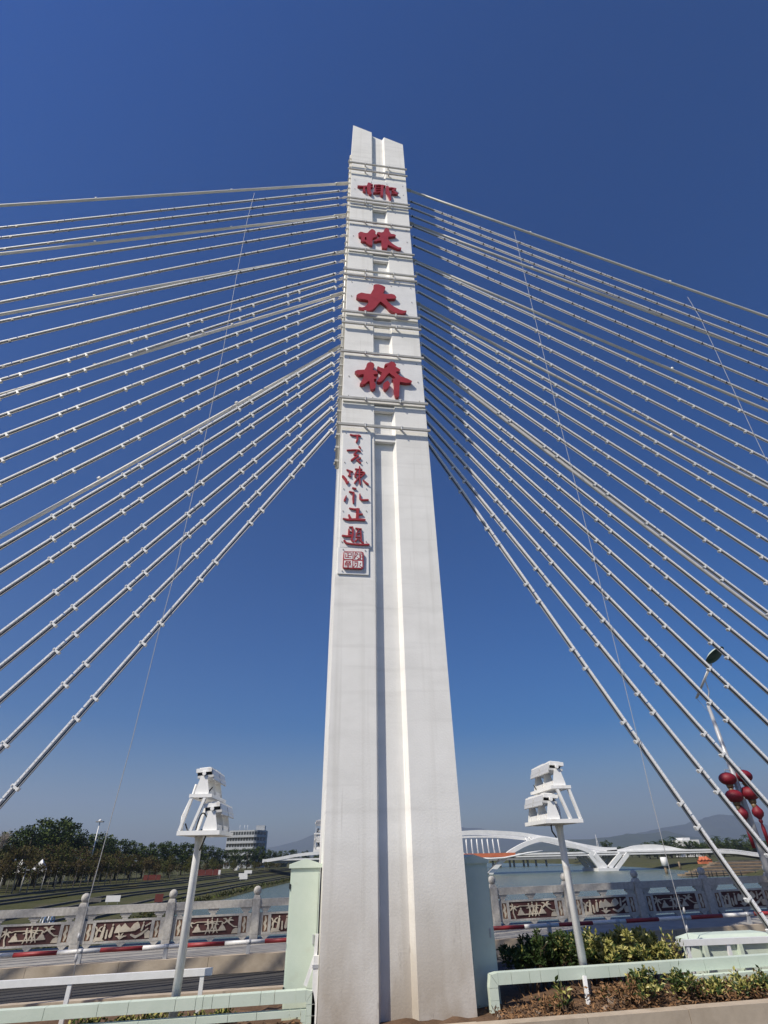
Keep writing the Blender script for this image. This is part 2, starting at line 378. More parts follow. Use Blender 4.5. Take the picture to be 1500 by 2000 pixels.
for i, (f, za, zb) in enumerate(steps):
    f2 = steps[i + 1][0] if i + 1 < len(steps) else 1.0
    a0 = bank_row(f, zb + 0.02); a1 = bank_row(f2, (steps[i + 1][1] if i + 1 < len(steps) else PARK))
    for k in range(NB - 1): g.add([a0[k], a0[k + 1], a1[k + 1], a1[k]], [(0, 1, 2, 3)])
    w = MB(); lo = bank_row(f, za - 0.5); hi = bank_row(f, zb + 0.12); bk = [p + Vector((-0.45, 0, 0)) for p in hi]; bl = [p + Vector((-0.45, 0, 0)) for p in lo]
    for k in range(NB - 1):
        if (k * 7 + i * 5) % 13 == 0: continue
        w.add([lo[k], lo[k + 1], hi[k + 1], hi[k]], [(0, 1, 2, 3)], 0)
        w.add([hi[k], hi[k + 1], bk[k + 1], bk[k]], [(0, 1, 2, 3)], 1)
        w.add([bk[k], bk[k + 1], bl[k + 1], bl[k]], [(0, 1, 2, 3)], 0)
    terr.append(w)
far = bank_row(1.0, PARK)
for k in range(NB - 1):
    g.add([far[k], far[k + 1], Vector((-5000, far[k + 1].y * 1.3, PARK)), Vector((-5000, far[k].y * 1.3, PARK))], [(0, 1, 2, 3)])
bankL = struct('river_bank', g, 'grass')
for w in terr: part('terrace_wall', w, ['terrace', 'terrace_cap'], bankL)

# far and right bank
edge2_px = [(560, 1697), (700, 1690), (800, 1687), (1000, 1685.5), (1100, 1687), (1200, 1691), (1300, 1697), (1360, 1701.5), (1420, 1707), (1500, 1714)]
e2 = [WZ(u, v, WATER) for u, v in edge2_px]
e2 = e2 + [e2[-1] + Vector((90, -260, 0))]
g = MB(); n2 = len(e2); rows = []
for d, z in ((-3, WATER - 0.6), (0, WATER + 0.2), (14, -6.6), (60, -5.4), (3500, -5.0)):
    row = []
    for k, p in enumerate(e2):
        t = (e2[min(k + 1, n2 - 1)] - e2[max(k - 1, 0)]); nn = Vector((-t.y, t.x, 0)).normalized()
        if d > 1000: nn = Vector((0.25 + 0.75 * k / n2 if k > 4 else -0.3 + 0.1 * k, 1.0 - 0.7 * max(0, k - 4) / n2, 0))
        row.append(Vector((p.x + nn.x * d, p.y + nn.y * d, z)))
    rows.append(row)
for r0, r1 in zip(rows, rows[1:]):
    for k in range(n2 - 1): g.add([r0[k], r1[k], r1[k + 1], r0[k + 1]], [(0, 1, 2, 3)])
struct('far_bank', g, 'grass')
g = MB().box(-13000, 13000, 2600, 12900, -9.5, -4.9); g.box(-9000, -16, 470, 2601, -9.5, -4.05); g.box(-9000, 90, 840, 2602, -9.5, -4.9); struct('plain', g, 'grass')

# mountains: ridges with real depth, three kilometres and more away
def ridge(name, px, Y, depth, seed):
    rnd = random.Random(seed); P = [WY(u, v, Y) for u, v in px]
    P = resample(P, 70) if False else P
    xs = []; 
    for a, b in zip(P, P[1:]):
        for k in range(10): xs.append(a.lerp(b, k / 10))
    xs.append(P[-1]); g = MB(); nr = 9; grid = []
    ph = [rnd.uniform(0, 6.3) for _ in range(8)]
    for j in range(nr):
        q = j / (nr - 1) * 2 - 1; row = []
        for k, p in enumerate(xs):
            n = sum(math.sin(k * 0.31 * (1 + i * 0.73) + ph[i] + j * (1.3 + i)) / (1 + i) for i in range(6))
            h = (p.z + 12) * (1 - abs(q)) ** 0.85 - 12
            if j == nr // 2: h = p.z + n * 0.012 * max(p.z, 1)
            else: h += n * 0.06 * max(p.z, 1) * (1 - abs(q))
            row.append(Vector((p.x * (1 + q * depth / Y * 0.5), Y + q * depth + n * 20, h)))
        grid.append(row)
    for j in range(nr - 1):
        for k in range(len(xs) - 1): g.add([grid[j][k], grid[j][k + 1], grid[j + 1][k + 1], grid[j + 1][k]], [(0, 1, 2, 3)], 0, True)
    struct(name, g, 'mountain')
ridge('hill', [(980, 1665), (1020, 1652), (1060, 1645), (1100, 1640), (1150, 1639), (1190, 1635), (1225, 1628), (1260, 1629), (1300, 1622), (1340, 1632), (1400, 1640), (1500, 1648), (1600, 1660)], 5500, 800, 1)
ridge('mountain', [(1180, 1648), (1250, 1627), (1290, 1617), (1340, 1610), (1370, 1598), (1405, 1591), (1430, 1592), (1470, 1603), (1520, 1618), (1620, 1640), (1750, 1652)], 8500, 1100, 2)
ridge('mountain', [(430, 1670), (500, 1660), (545, 1652), (580, 1643), (610, 1631), (640, 1621), (700, 1612), (780, 1608), (850, 1612), (905, 1616), (940, 1618), (990, 1630), (1060, 1641), (1120, 1650), (1200, 1660)], 10500, 1300, 3)

# ------------------------------------------------------------------ our bridge deck
XL, XR = -150, 150
struct('bridge_deck', MB().box(XL, XR, -12.5, 20.0, -1.5, -0.006), 'concrete', True)
struct('road', MB().box(XL, XR, -4.0, 9.26, -0.02, 0.0), 'asphalt', True)
struct('road', MB().box(XL, XR, 12.8, 16.5, -0.02, 0.0), 'asphalt', True)
struct('road_marking', MB().box(XL, XR, 13.05, 13.17, 0.0, 0.004), 'paint_white', True)
struct('sidewalk', MB().box(XL, XR, 16.72, 19.95, -0.02, 0.315), 'concrete', True)
struct('sidewalk', MB().box(XL, XR, -12.4, -4.2, -0.02, 0.315), 'concrete', True)
def kerb_run(y0, y1, z1, x0, x1, step=1.0):
    k0 = struct('kerb', MB().box(x0, x1, y0 + 0.03, y1 - 0.003, -0.05, z1 - 0.02), 'kerb', True)
    n = int((x1 - x0) / step)
    for i in range(n):
        a = x0 + i * step; b = MB(); c = 0.02
        j = random.uniform(-0.004, 0.004)
        b.prism([(a + 0.004, y0 + j), (a + step - 0.004, y0 + j), (a + step - 0.004, y1), (a + 0.004, y1)], -0.04, z1 + random.uniform(-0.004, 0.004))
        part('kerb_stone', b, 'kerb', k0, True)
kerb_run(16.5, 16.70, 0.325, -14, 20, 2.0)
kerb_run(9.26, 9.47, 0.30, -8, 14, 1.5)
struct('kerb', MB().box(XL, -14, 16.5, 16.7, -0.05, 0.32).box(20, XR, 16.5, 16.7, -0.05, 0.32).box(XL, XR, 12.62, 12.8, -0.05, 0.3).box(XL, -8, 9.26, 9.47, -0.05, 0.3).box(13, XR, 9.26, 9.47, -0.05, 0.3).box(XL, XR, -4.2, -4.0, -0.05, 0.32), 'kerb', True)
# planted strip in the middle, lumpy soil
g = MB(); nx, ny = 150, 16; rs = random.Random(4)
hgt = {}
for i in range(nx + 1):
    for j in range(ny + 1):
        x = -8 + 22 * i / nx; y = 9.47 + 3.16 * j / ny
        mound = 0.10 * math.exp(-((x - 5.2) / 2.0) ** 2 - ((y - 10.6) / 0.9) ** 2) * (1 if x > 3 else 0.3)
        e = min(1, min(j, ny - j) / 2.0)
        hgt[i, j] = Vector((x, y, 0.21 + e * (mound + rs.uniform(-0.02, 0.03))))
for i in range(nx):
    for j in range(ny): g.add([hgt[i, j], hgt[i + 1, j], hgt[i + 1, j + 1], hgt[i, j + 1]], [(0, 1, 2, 3)], 0, True)
g.box(XL, -8, 9.47, 12.62, -0.05, 0.21).box(14, XR, 9.47, 12.62, -0.05, 0.21)
struct('median_soil', g, 'soil', True)

# ================================================================== the pylon
Y0, DEP = 10.15, 2.4
YB = Y0 + DEP
YC = Y0 + DEP / 2
pyl = thing('bridge_pylon', (1.54, YC, 0), 'tall white bridge pylon with a grooved front and red raised characters', 'pylon')
def topz(x): return 29.75 - 0.56 * (x - 0.5)
def sect(t):   # plan at height fraction t
    a = 0.375 + 0.12 * t; b = 2.705 + 0.007 * t; w = b - a
    gl = a + w * 0.376; gr = a + w * 0.627; T = 0.14
    gl2 = gl + 0.045; gr2 = gr - 0.072
    return [(a, Y0), (gl, Y0), (gl2, Y0 + T), (gr2, Y0 + T), (gr, Y0), (b, Y0), (b, YB), (gr, YB), (gr2, YB - T), (gl2, YB - T), (gl, YB), (a, YB)]
g = MB(); levels = [(-0.2, 0.0)] + [(k * 2.0, k * 2.0 / 29) for k in range(1, 14)] + [(None, 1.0)]
grid = []
for z, t in levels:
    grid.append([Vector((x, y, topz(x) if z is None else z)) for x, y in sect(t)])
n = 12; vv = [p for r in grid for p in r]; ff = []
for i in range(len(grid) - 1):
    for k in range(n): ff.append((i * n + k, i * n + (k + 1) % n, (i + 1) * n + (k + 1) % n, (i + 1) * n + k))
ff.append(tuple(range((len(grid) - 1) * n, len(grid) * n)))
g.add(vv, ff); part('shaft', g, 'pylon', pyl)

def zf(u, v): return WY(u, v, Y0).z
# boards that close the groove behind each large character
boards = [(355, 399), (441, 497), (551, 622), (697, 789)]
char_panels = []
for yt, yb in boards:
    zt, zb = zf(737, yt), zf(737, yb); t = (zt + zb) / 58
    a = 0.375 + 0.12 * t; b = 2.705
    g = MB().box(a + 0.01, b - 0.01, Y0 - 0.03, Y0 + 0.10, zb, zt)
    p = part('character_panel', g, 'board', pyl); char_panels.append(p)
    bl = MB()
    for fx in (0.07, 0.36, 0.64, 0.93):
        for fz in ((0.1, 0.5, 0.9) if fx in (0.07, 0.93) else (0.1, 0.9)):
            x = a + (b - a) * fx; z = zb + (zt - zb) * fz
            bl.tube([(x, Y0 - 0.05, z), (x, Y0 - 0.02, z)], 0.016, 6)
    o = part('bolt', bl, 'bar', p); o['kind'] = 'stuff'
# stiffener blocks across the groove
for yt, yb in ((402, 410), (500, 509), (626, 634), (641, 655), (793, 802), (847, 861), (347, 353.5), (543, 549.5)):
    t = zf(745, yt) / 29; a, b = sect(t)[1][0], sect(t)[4][0]
    part('groove_block', MB().box(a + 0.005, b - 0.012, Y0 + 0.022, Y0 + 0.119, zf(745, yb), zf(745, yt)), 'pylon', pyl)
# level light bars with stand-off clips
bars = [322, 335, 391.5, 397.5, 435, 489, 531, 541, 613, 635, 691, 781, 833]
for k, yb in enumerate(bars):
    z = zf(668 + (833 - yb) * 0.035, yb)
    g = MB()
    for xa, xb in ((0.33, 1.03), (1.045, 1.98), (1.995, 2.76)):
        g.box(xa, xb, Y0 - 0.135, Y0 - 0.085, z - 0.042, z + 0.028)
    bar = part('light_bar', g, 'bar', pyl)
    for x in (1.04, 1.99):
        part('clip', MB().box(x - 0.03, x + 0.03, Y0 - 0.148, Y0, z + 0.029, z + 0.055).box(x - 0.012, x + 0.012, Y0 - 0.150, Y0 - 0.1365, z - 0.07, z + 0.055), 'white_metal', bar)
# conduit with fittings up the left flank
g = MB().tube([(0.36, Y0 + 0.28, 10.4), (0.41, Y0 + 0.28, 19), (0.45, Y0 + 0.28, 27.4)], 0.05, 8)
cd = part('conduit', g, 'bar', pyl)
g = MB()
z = 10.6
while z < 27.2:
    x = 0.355 + 0.095 * (z - 10.4) / 17
    g.box(x - 0.06, x + 0.04, Y0 + 0.22, Y0 + 0.34, z - 0.03, z + 0.03); g.box(x - 0.08, x - 0.05, Y0 + 0.24, Y0 + 0.30, z - 0.10, z - 0.05); z += 0.42 + random.uniform(-0.08, 0.08)
o = part('conduit_clip', g, 'bar', cd); o['kind'] = 'stuff'

# ---- raised characters, drawn in the plane of the face
YF = Y0 - 0.03
def tr(ox, oy, sc, d):   # picture-space pen points -> points of the face
    def f(x, y):
        p = WY(ox + x / sc, oy + y / sc, YF - d); return (p.x, p.z)
    return f
def rpx(ox, oy, sc, d):
    q = tr(ox, oy, sc, d)
    def r(x, y, rr): a = q(x - rr, y); b = q(x + rr, y); return abs(b[0] - a[0]) / 2
    return r
def glyph(name, parent, view, polys=(), strokes=(), holes=(), d=0.06, res=0.013, label=None, fat=1.0):
    q = tr(*view, d); rr = rpx(*view, d)
    P = [[q(*p) for p in poly] for poly in polys]
    S = [[(*q(x, y), rr(x, y, r) * fat) for x, y, r in st] for st in strokes]
    H = [[q(*p) for p in poly] for poly in holes]
    mb = brush_mesh(P, S, H, YF - d, d, res)
    return part(name, mb, 'red', parent, label=label)
V1 = (685, 340, 12.5); V2 = (685, 435, 12.5); V3 = (680, 540, 10.714); V4 = (675, 690, 10)
glyph('character', char_panels[0], V1, strokes=[
    [(190, 285, 26), (300, 292, 27), (400, 290, 30), (525, 302, 16)], [(452, 225, 38), (440, 300, 48), (445, 400, 42), (480, 468, 36)], [(480, 232, 32), (525, 255, 22)],
    [(335, 310, 24), (320, 395, 28), (350, 412, 20)], [(585, 262, 20), (700, 258, 20), (835, 280, 20)], [(612, 270, 16), (598, 340, 15), (610, 430, 14)],
    [(775, 275, 34), (760, 400, 30), (760, 505, 34)], [(610, 330, 9), (740, 320, 9)], [(610, 378, 9), (740, 372, 9)], [(562, 440, 12), (650, 438, 14), (745, 425, 14)],
    [(895, 300, 34), (895, 400, 42), (945, 510, 38), (975, 620, 18)], [(905, 330, 24), (1010, 330, 22), (1100, 345, 18)], [(1090, 350, 22), (1020, 395, 22), (1130, 462, 28)], [(1110, 470, 18), (1010, 462, 16)]],
    d=0.09, label='first large red character from the top')
glyph('character', char_panels[1], V2, polys=[
    [(190, 300), (185, 250), (240, 218), (290, 225), (320, 240), (380, 250), (420, 240), (460, 190), (510, 150), (560, 165), (600, 200), (610, 230), (580, 250), (590, 270), (640, 290), (655, 320), (600, 350), (540, 370), (530, 420), (530, 545), (480, 540), (400, 500), (360, 455), (280, 450), (245, 430), (250, 400), (260, 345), (200, 325)],
    [(640, 240), (680, 222), (760, 235), (800, 220), (830, 150), (865, 120), (930, 150), (945, 210), (985, 270), (1060, 278), (1105, 300), (1090, 325), (920, 340), (910, 390), (960, 460), (1050, 530), (1160, 595), (1240, 605), (1230, 640), (1150, 640), (1060, 600), (910, 535), (895, 600), (890, 625), (830, 625), (765, 605), (755, 520), (750, 430), (690, 435), (620, 455), (555, 445), (600, 415), (680, 370), (730, 330), (700, 300), (650, 265)]],
    holes=[[(345, 350), (385, 350), (388, 420), (345, 420)]], d=0.09, label='second large red character from the top')
glyph('character', char_panels[2], V3, polys=[
    [(170, 430), (175, 390), (210, 360), (280, 335), (380, 355), (470, 365), (500, 310), (530, 260), (540, 210), (530, 175), (570, 160), (640, 160), (720, 185), (780, 220), (770, 270), (740, 320), (735, 360), (820, 370), (900, 360), (970, 380), (1010, 430), (980, 460), (880, 465), (790, 465), (830, 520), (900, 590), (980, 640), (1080, 690), (1160, 712), (1225, 712), (1215, 740), (1150, 775), (1060, 775), (960, 750), (860, 690), (790, 610), (730, 560), (675, 520), (620, 580), (560, 650), (490, 705), (420, 720), (330, 710), (260, 680), (215, 645), (225, 632), (290, 645), (350, 630), (400, 580), (430, 530), (410, 490), (340, 475), (240, 465)]],
    d=0.105, label='third large red character from the top')
glyph('character', char_panels[3], V4, polys=[
    [(180, 350), (230, 325), (300, 320), (370, 318), (400, 270), (415, 210), (440, 180), (490, 168), (540, 185), (565, 230), (545, 290), (530, 330), (590, 335), (625, 370), (635, 400), (540, 410), (560, 450), (610, 465), (600, 500), (555, 500), (560, 560), (590, 600), (585, 670), (540, 705), (500, 690), (480, 620), (465, 535), (420, 555), (390, 590), (330, 610), (275, 595), (300, 560), (330, 510), (350, 460), (360, 420), (340, 405), (270, 420), (220, 400)],
    [(615, 280), (630, 250), (680, 275), (750, 295), (800, 270), (830, 238), (755, 240), (780, 200), (850, 185), (890, 155), (950, 175), (990, 220), (970, 255), (1010, 280), (1070, 320), (1050, 345), (980, 360), (1010, 400), (1080, 450), (1200, 490), (1300, 540), (1280, 570), (1180, 575), (1060, 555), (1055, 620), (1050, 750), (1045, 840), (1010, 850), (970, 830), (950, 750), (945, 600), (930, 530), (905, 505), (930, 490), (980, 490), (950, 455), (850, 380), (800, 430), (750, 500), (700, 550), (650, 560), (610, 540), (650, 490), (690, 420), (710, 370), (680, 360), (640, 330), (620, 300)],
    [(735, 600), (770, 560), (830, 530), (860, 580), (870, 610), (830, 670), (790, 710), (750, 695), (735, 640)]],
    d=0.105, label='lowest large red character')

# narrow inscription board and the seal board below it
pa, pb, pc = WY(667, 841, YF), WY(724, 845, YF), WY(663, 1068, YF)
ins = part('inscription_panel', MB().box(pc.x - 0.0, pb.x, YF, Y0 + 0.01, pc.z, pa.z), 'board', pyl)
sc_, sd_, se_ = WY(662, 1072, YF), WY(720, 1075, YF), WY(659, 1120, YF)
sealp = part('seal_panel', MB().box(se_.x, sd_.x, YF, Y0 + 0.01, se_.z, pc.z - 0.01), 'board', pyl)
bl = MB()
for u in (675, 716):
    for v in (845, 903, 955, 998, 1058):
        p = WY(u - (v - 845) * 0.035 * (1 if u < 700 else 0.15), v, YF); bl.tube([(p.x, YF - 0.02, p.z), (p.x, YF, p.z)], 0.012, 6)
o = part('bolt', bl, 'bar', ins); o['kind'] = 'stuff'
bl = MB()
for u, v in ((670, 1073), (713, 1075), (668, 1115), (712, 1116)):
    p = WY(u, v, YF); bl.tube([(p.x, YF - 0.02, p.z), (p.x, YF, p.z)], 0.012, 6)
o = part('bolt', bl, 'bar', sealp); o['kind'] = 'stuff'
Va = (655, 840, 18.75); Vb = (655, 900, 18.75); Vc = (655, 980, 18.75); Vd = (655, 1060, 18.75)
K = dict(d=0.04, res=0.008, fat=1.0)
glyph('character', ins, Va, strokes=[[(560, 155, 28), (650, 180, 25), (860, 185, 38), (930, 215, 18)], [(800, 200, 36), (810, 330, 34), (770, 425, 24)]], **K)
glyph('character', ins, Va, strokes=[[(870, 590, 26), (920, 650, 24)], [(435, 725, 22), (700, 715, 25), (850, 725, 30), (920, 770, 22)], [(790, 760, 25), (685, 880, 24)], [(690, 885, 18), (840, 910, 20)], [(830, 915, 32), (595, 1092, 34)], [(925, 1010, 20), (795, 1085, 22)], [(795, 1085, 26), (920, 1185, 26)]], **K)
glyph('character', ins, Vb, strokes=[[(430, 320, 24), (640, 390, 18)], [(530, 370, 34), (520, 520, 32)], [(470, 530, 14), (570, 560, 16)], [(280, 560, 45), (380, 680, 52), (430, 800, 42)], [(430, 810, 20), (490, 755, 18)],
    [(890, 200, 24), (880, 400, 28), (880, 600, 26), (910, 845, 26)], [(730, 285, 18), (975, 310, 18)], [(800, 330, 18), (740, 450, 26), (720, 555, 26), (765, 595, 18)], [(880, 380, 16), (1050, 410, 24), (1080, 450, 24), (930, 590, 18)], [(740, 480, 13), (1000, 470, 13)], [(840, 620, 20), (710, 795, 26)], [(1030, 705, 22), (1100, 780, 34), (1200, 850, 28)]], **K)
glyph('character', ins, Vb, strokes=[[(640, 985, 28), (750, 1010, 26)], [(520, 1120, 24), (680, 1155, 26)], [(672, 1170, 34), (655, 1350, 36), (660, 1530, 26)], [(400, 1275, 18), (340, 1435, 36)], [(900, 1210, 22), (905, 1370, 32), (960, 1425, 30), (1200, 1420, 28)]], **K)
glyph('character', ins, Vc, strokes=[[(520, 225, 20), (700, 262, 30), (860, 265, 38)], [(820, 270, 52), (800, 600, 50)], [(860, 450, 28), (990, 445, 24)], [(500, 480, 34), (545, 600, 46)], [(290, 605, 22), (450, 645, 36), (700, 635, 40), (1070, 655, 40)]], **K)
glyph('character', ins, Vc, strokes=[[(520, 915, 20), (630, 920, 28), (650, 1050, 28), (640, 1200, 28)], [(500, 1000, 28), (490, 1180, 30)], [(540, 1080, 10), (620, 1090, 10)], [(500, 1185, 12), (600, 1200, 10)], [(270, 1230, 34), (420, 1250, 32), (640, 1240, 28)], [(640, 1200, 28), (590, 1380, 28), (655, 1440, 22)],
    [(750, 960, 22), (950, 990, 24)], [(860, 1000, 18), (780, 1130, 18), (765, 1280, 20)], [(930, 1060, 24), (950, 1390, 24)], [(790, 1170, 9), (920, 1140, 9)], [(770, 1290, 12), (930, 1290, 12)], [(830, 1340, 18), (735, 1435, 24)], [(880, 1380, 18), (1020, 1495, 22)],
    [(330, 1420, 38), (400, 1500, 30), (600, 1535, 26), (1000, 1560, 28), (1230, 1555, 30)]], **K)
sl = glyph('seal_block', sealp, Vd, polys=[[(330, 310), (960, 325), (1020, 350), (1040, 400), (1030, 900), (1000, 945), (960, 955), (330, 935), (280, 910), (265, 870), (300, 350)]], d=0.05, res=0.012, label='red square seal with white carved cells')
def cell(polys=(), strokes=(), d=0.053, m='board'):
    q = tr(*Vd, d); rr = rpx(*Vd, d)
    return brush_mesh([[q(*p) for p in P] for P in polys], [[(*q(x, y), rr(x, y, r)) for x, y, r in S] for S in strokes], [], YF - d, 0.004, 0.005)
for c4 in ([(335, 345), (628, 340), (628, 600), (330, 595)], [(668, 350), (985, 365), (982, 620), (668, 615)], [(318, 650), (620, 645), (622, 905), (312, 895)], [(662, 662), (985, 668), (992, 880), (940, 915), (664, 905)]):
    part('seal_cell', cell([c4]), 'board', sealp)
seal_strokes = [[[(370, 365, 13), (590, 370, 13)], [(460, 370, 18), (460, 525, 18)], [(460, 470, 14), (580, 462, 14)], [(582, 400, 14), (582, 470, 14)], [(382, 425, 16), (375, 540, 16)], [(375, 540, 14), (572, 548, 14)]],
    [[(722, 390, 16), (700, 575, 22)], [(740, 365, 14), (815, 400, 16), (740, 520, 12)], [(870, 395, 10), (980, 380, 10)], [(850, 440, 10), (975, 430, 10)], [(910, 440, 22), (905, 600, 22)], [(940, 490, 8), (980, 490, 8)], [(930, 540, 8), (980, 540, 8)], [(800, 530, 12), (880, 590, 14), (800, 610, 8)]],
    [[(385, 680, 13), (560, 682, 13)], [(400, 700, 10), (440, 720, 10)], [(540, 700, 10), (500, 720, 10)], [(360, 730, 13), (560, 735, 13)], [(360, 735, 13), (355, 800, 13)], [(558, 735, 13), (555, 805, 13)], [(365, 765, 10), (550, 770, 10)], [(355, 802, 13), (555, 806, 13)], [(460, 810, 22), (465, 900, 22)], [(340, 845, 8), (610, 850, 8)]],
    [[(700, 685, 12), (820, 688, 12)], [(700, 725, 11), (825, 725, 11)], [(820, 725, 15), (810, 850, 16), (770, 885, 12)], [(700, 775, 12), (760, 790, 14), (665, 885, 12)], [(900, 790, 14), (925, 750, 18)], [(880, 835, 14), (960, 890, 14)]]]
for st in seal_strokes:
    part('seal_character', cell((), st, 0.056), 'red', sealp)

# ================================================================== cables and light lines
CL = [('p', 681, 358, 400), ('l', 664, 372.7, 445), ('l', 662.6, 386, 464.6), ('l', 662, 400, 487), ('p', 678, 420, 494), ('l', 660, 424.5, 523), ('l', 660, 442, 554), ('l', 660, 461, 590.6), ('p', 673, 491.7, 611.6), ('l', 655.6, 493, 628), ('l', 654.5, 512, 669), ('l', 653, 535, 716.6), ('l', 653, 547, 742), ('p', 672, 572, 767), ('l', 653, 560.5, 775.4), ('l', 650.5, 585, 812), ('l', 649, 603, 852), ('l', 648, 624, 898.6), ('l', 647.5, 644, 942), ('l', 644.5, 664, 989), ('p', 668.5, 675, 1042), ('l', 644, 693, 1068), ('l', 642, 714, 1115), ('l', 641.4, 731, 1157), ('l', 640, 756, 1236), ('l', 639, 782, 1301), ('l', 636.8, 805.5, 1365.5), ('l', 636, 829, 1460), ('l', 634.6, 853.6, 1567)]
CRT = [('p', 791, 369, 1500, 617.5), ('l', 795, 390.6, 1500, 657.5), ('l', 797, 404, 1500, 676), ('l', 798.5, 419.4, 1500, 695), ('p', 798.5, 435, 1500, 693), ('l', 799.7, 438.7, 1500, 722.5), ('l', 801.7, 459.6, 1500, 752.5), ('l', 803.4, 477, 1500, 782.5), ('p', 806, 507.7, 1500, 799), ('l', 806, 510, 1500, 826), ('l', 807.6, 530, 1500, 862.5), ('l', 809, 549.7, 1500, 897.5), ('l', 811, 566, 1500, 944), ('p', 813, 591.6, 1500, 948), ('l', 813, 597, 1500, 986), ('l', 816, 613, 1500, 1012), ('l', 817, 632, 1500, 1056), ('l', 818, 650, 1500, 1094), ('l', 820, 668, 1500, 1138), ('l', 822, 690, 1500, 1196), ('p', 822, 695, 1500, 1203), ('l', 825, 715, 1500, 1245), ('l', 826, 733, 1500, 1288), ('l', 828, 755, 1500, 1350), ('l', 829, 775, 1500, 1411), ('l', 831, 800, 1500, 1484.5), ('l', 833, 822, 1500, 1568.5), ('l', 834, 845, 1500, 1662), ('l', 836, 864, 1491, 1791)]
YCAB, YLED = YC + 0.14, YC - 0.16
SEG = 1.78
# shared pieces, local x along the line, z across it, y to the back
g = MB(); h = SEG / 2 - 0.012
prf = [(-0.030, 0.024), (-0.030, -0.010), (-0.019, -0.022), (0.019, -0.022), (0.030, -0.010), (0.030, 0.024), (0.010, 0.033), (-0.010, 0.033)]
nn = len(prf); vv = [(-h, y, z) for y, z in prf] + [(h, y, z) for y, z in prf]
g.add(vv, [tuple(range(nn)), tuple(range(2 * nn - 1, nn - 1, -1))] + [(i, nn + i, nn + (i + 1) % nn, (i + 1) % nn) for i in range(nn)])
for k in range(9):
    for dx in (-0.03, 0.03):
        x = -h + 0.12 + k * (2 * h - 0.24) / 8 + dx
        g.box(x - 0.008, x + 0.008, -0.0315, -0.026, 0.003, 0.015, 1)
me_seg = g.mesh('light_tube', ['tube', 'bar'])
g = MB().box(-0.026, 0.026, -0.038, 0.038, 0.043, 0.062).box(-0.022, 0.022, -0.044, -0.0375, -0.11, 0.062).box(-0.03, 0.03, -0.05, 0.05, -0.15, -0.11).box(-0.016, 0.016, 0.0375, 0.044, -0.11, 0.062)
g.box(-0.011, 0.011, -0.062, -0.044, 0.030, 0.052)
for v in g.v: v.z *= .74; v.y *= .86
me_brk = g.mesh('bracket', 'white_metal')
g = MB().box(-0.03, 0.03, -0.030, 0.030, -0.095, -0.029).box(-0.018, 0.018, -0.036, -0.0345, -0.05, 0.02)
for v in g.v: v.z *= .76; v.y *= .88
me_brk2 = g.mesh('bracket', 'dark')
g = MB().box(-0.034, 0.034, -0.045, 0.045, -0.145, -0.105).box(-0.022, 0.022, -0.042, -0.0355, -0.11, 0.03).box(-0.016, 0.016, 0.0355, 0.042, -0.11, 0.03)
for v in g.v: v.z *= .74; v.y *= .88
me_brk3 = g.mesh('bracket', 'white_metal')
g = MB().tube([(-0.10, 0, 0), (-0.05, 0, 0), (0.05, 0, 0), (0.10, 0, 0)], [0.012, 0.028, 0.028, 0.012], 6)
me_tb = g.mesh('turnbuckle', 'wire')

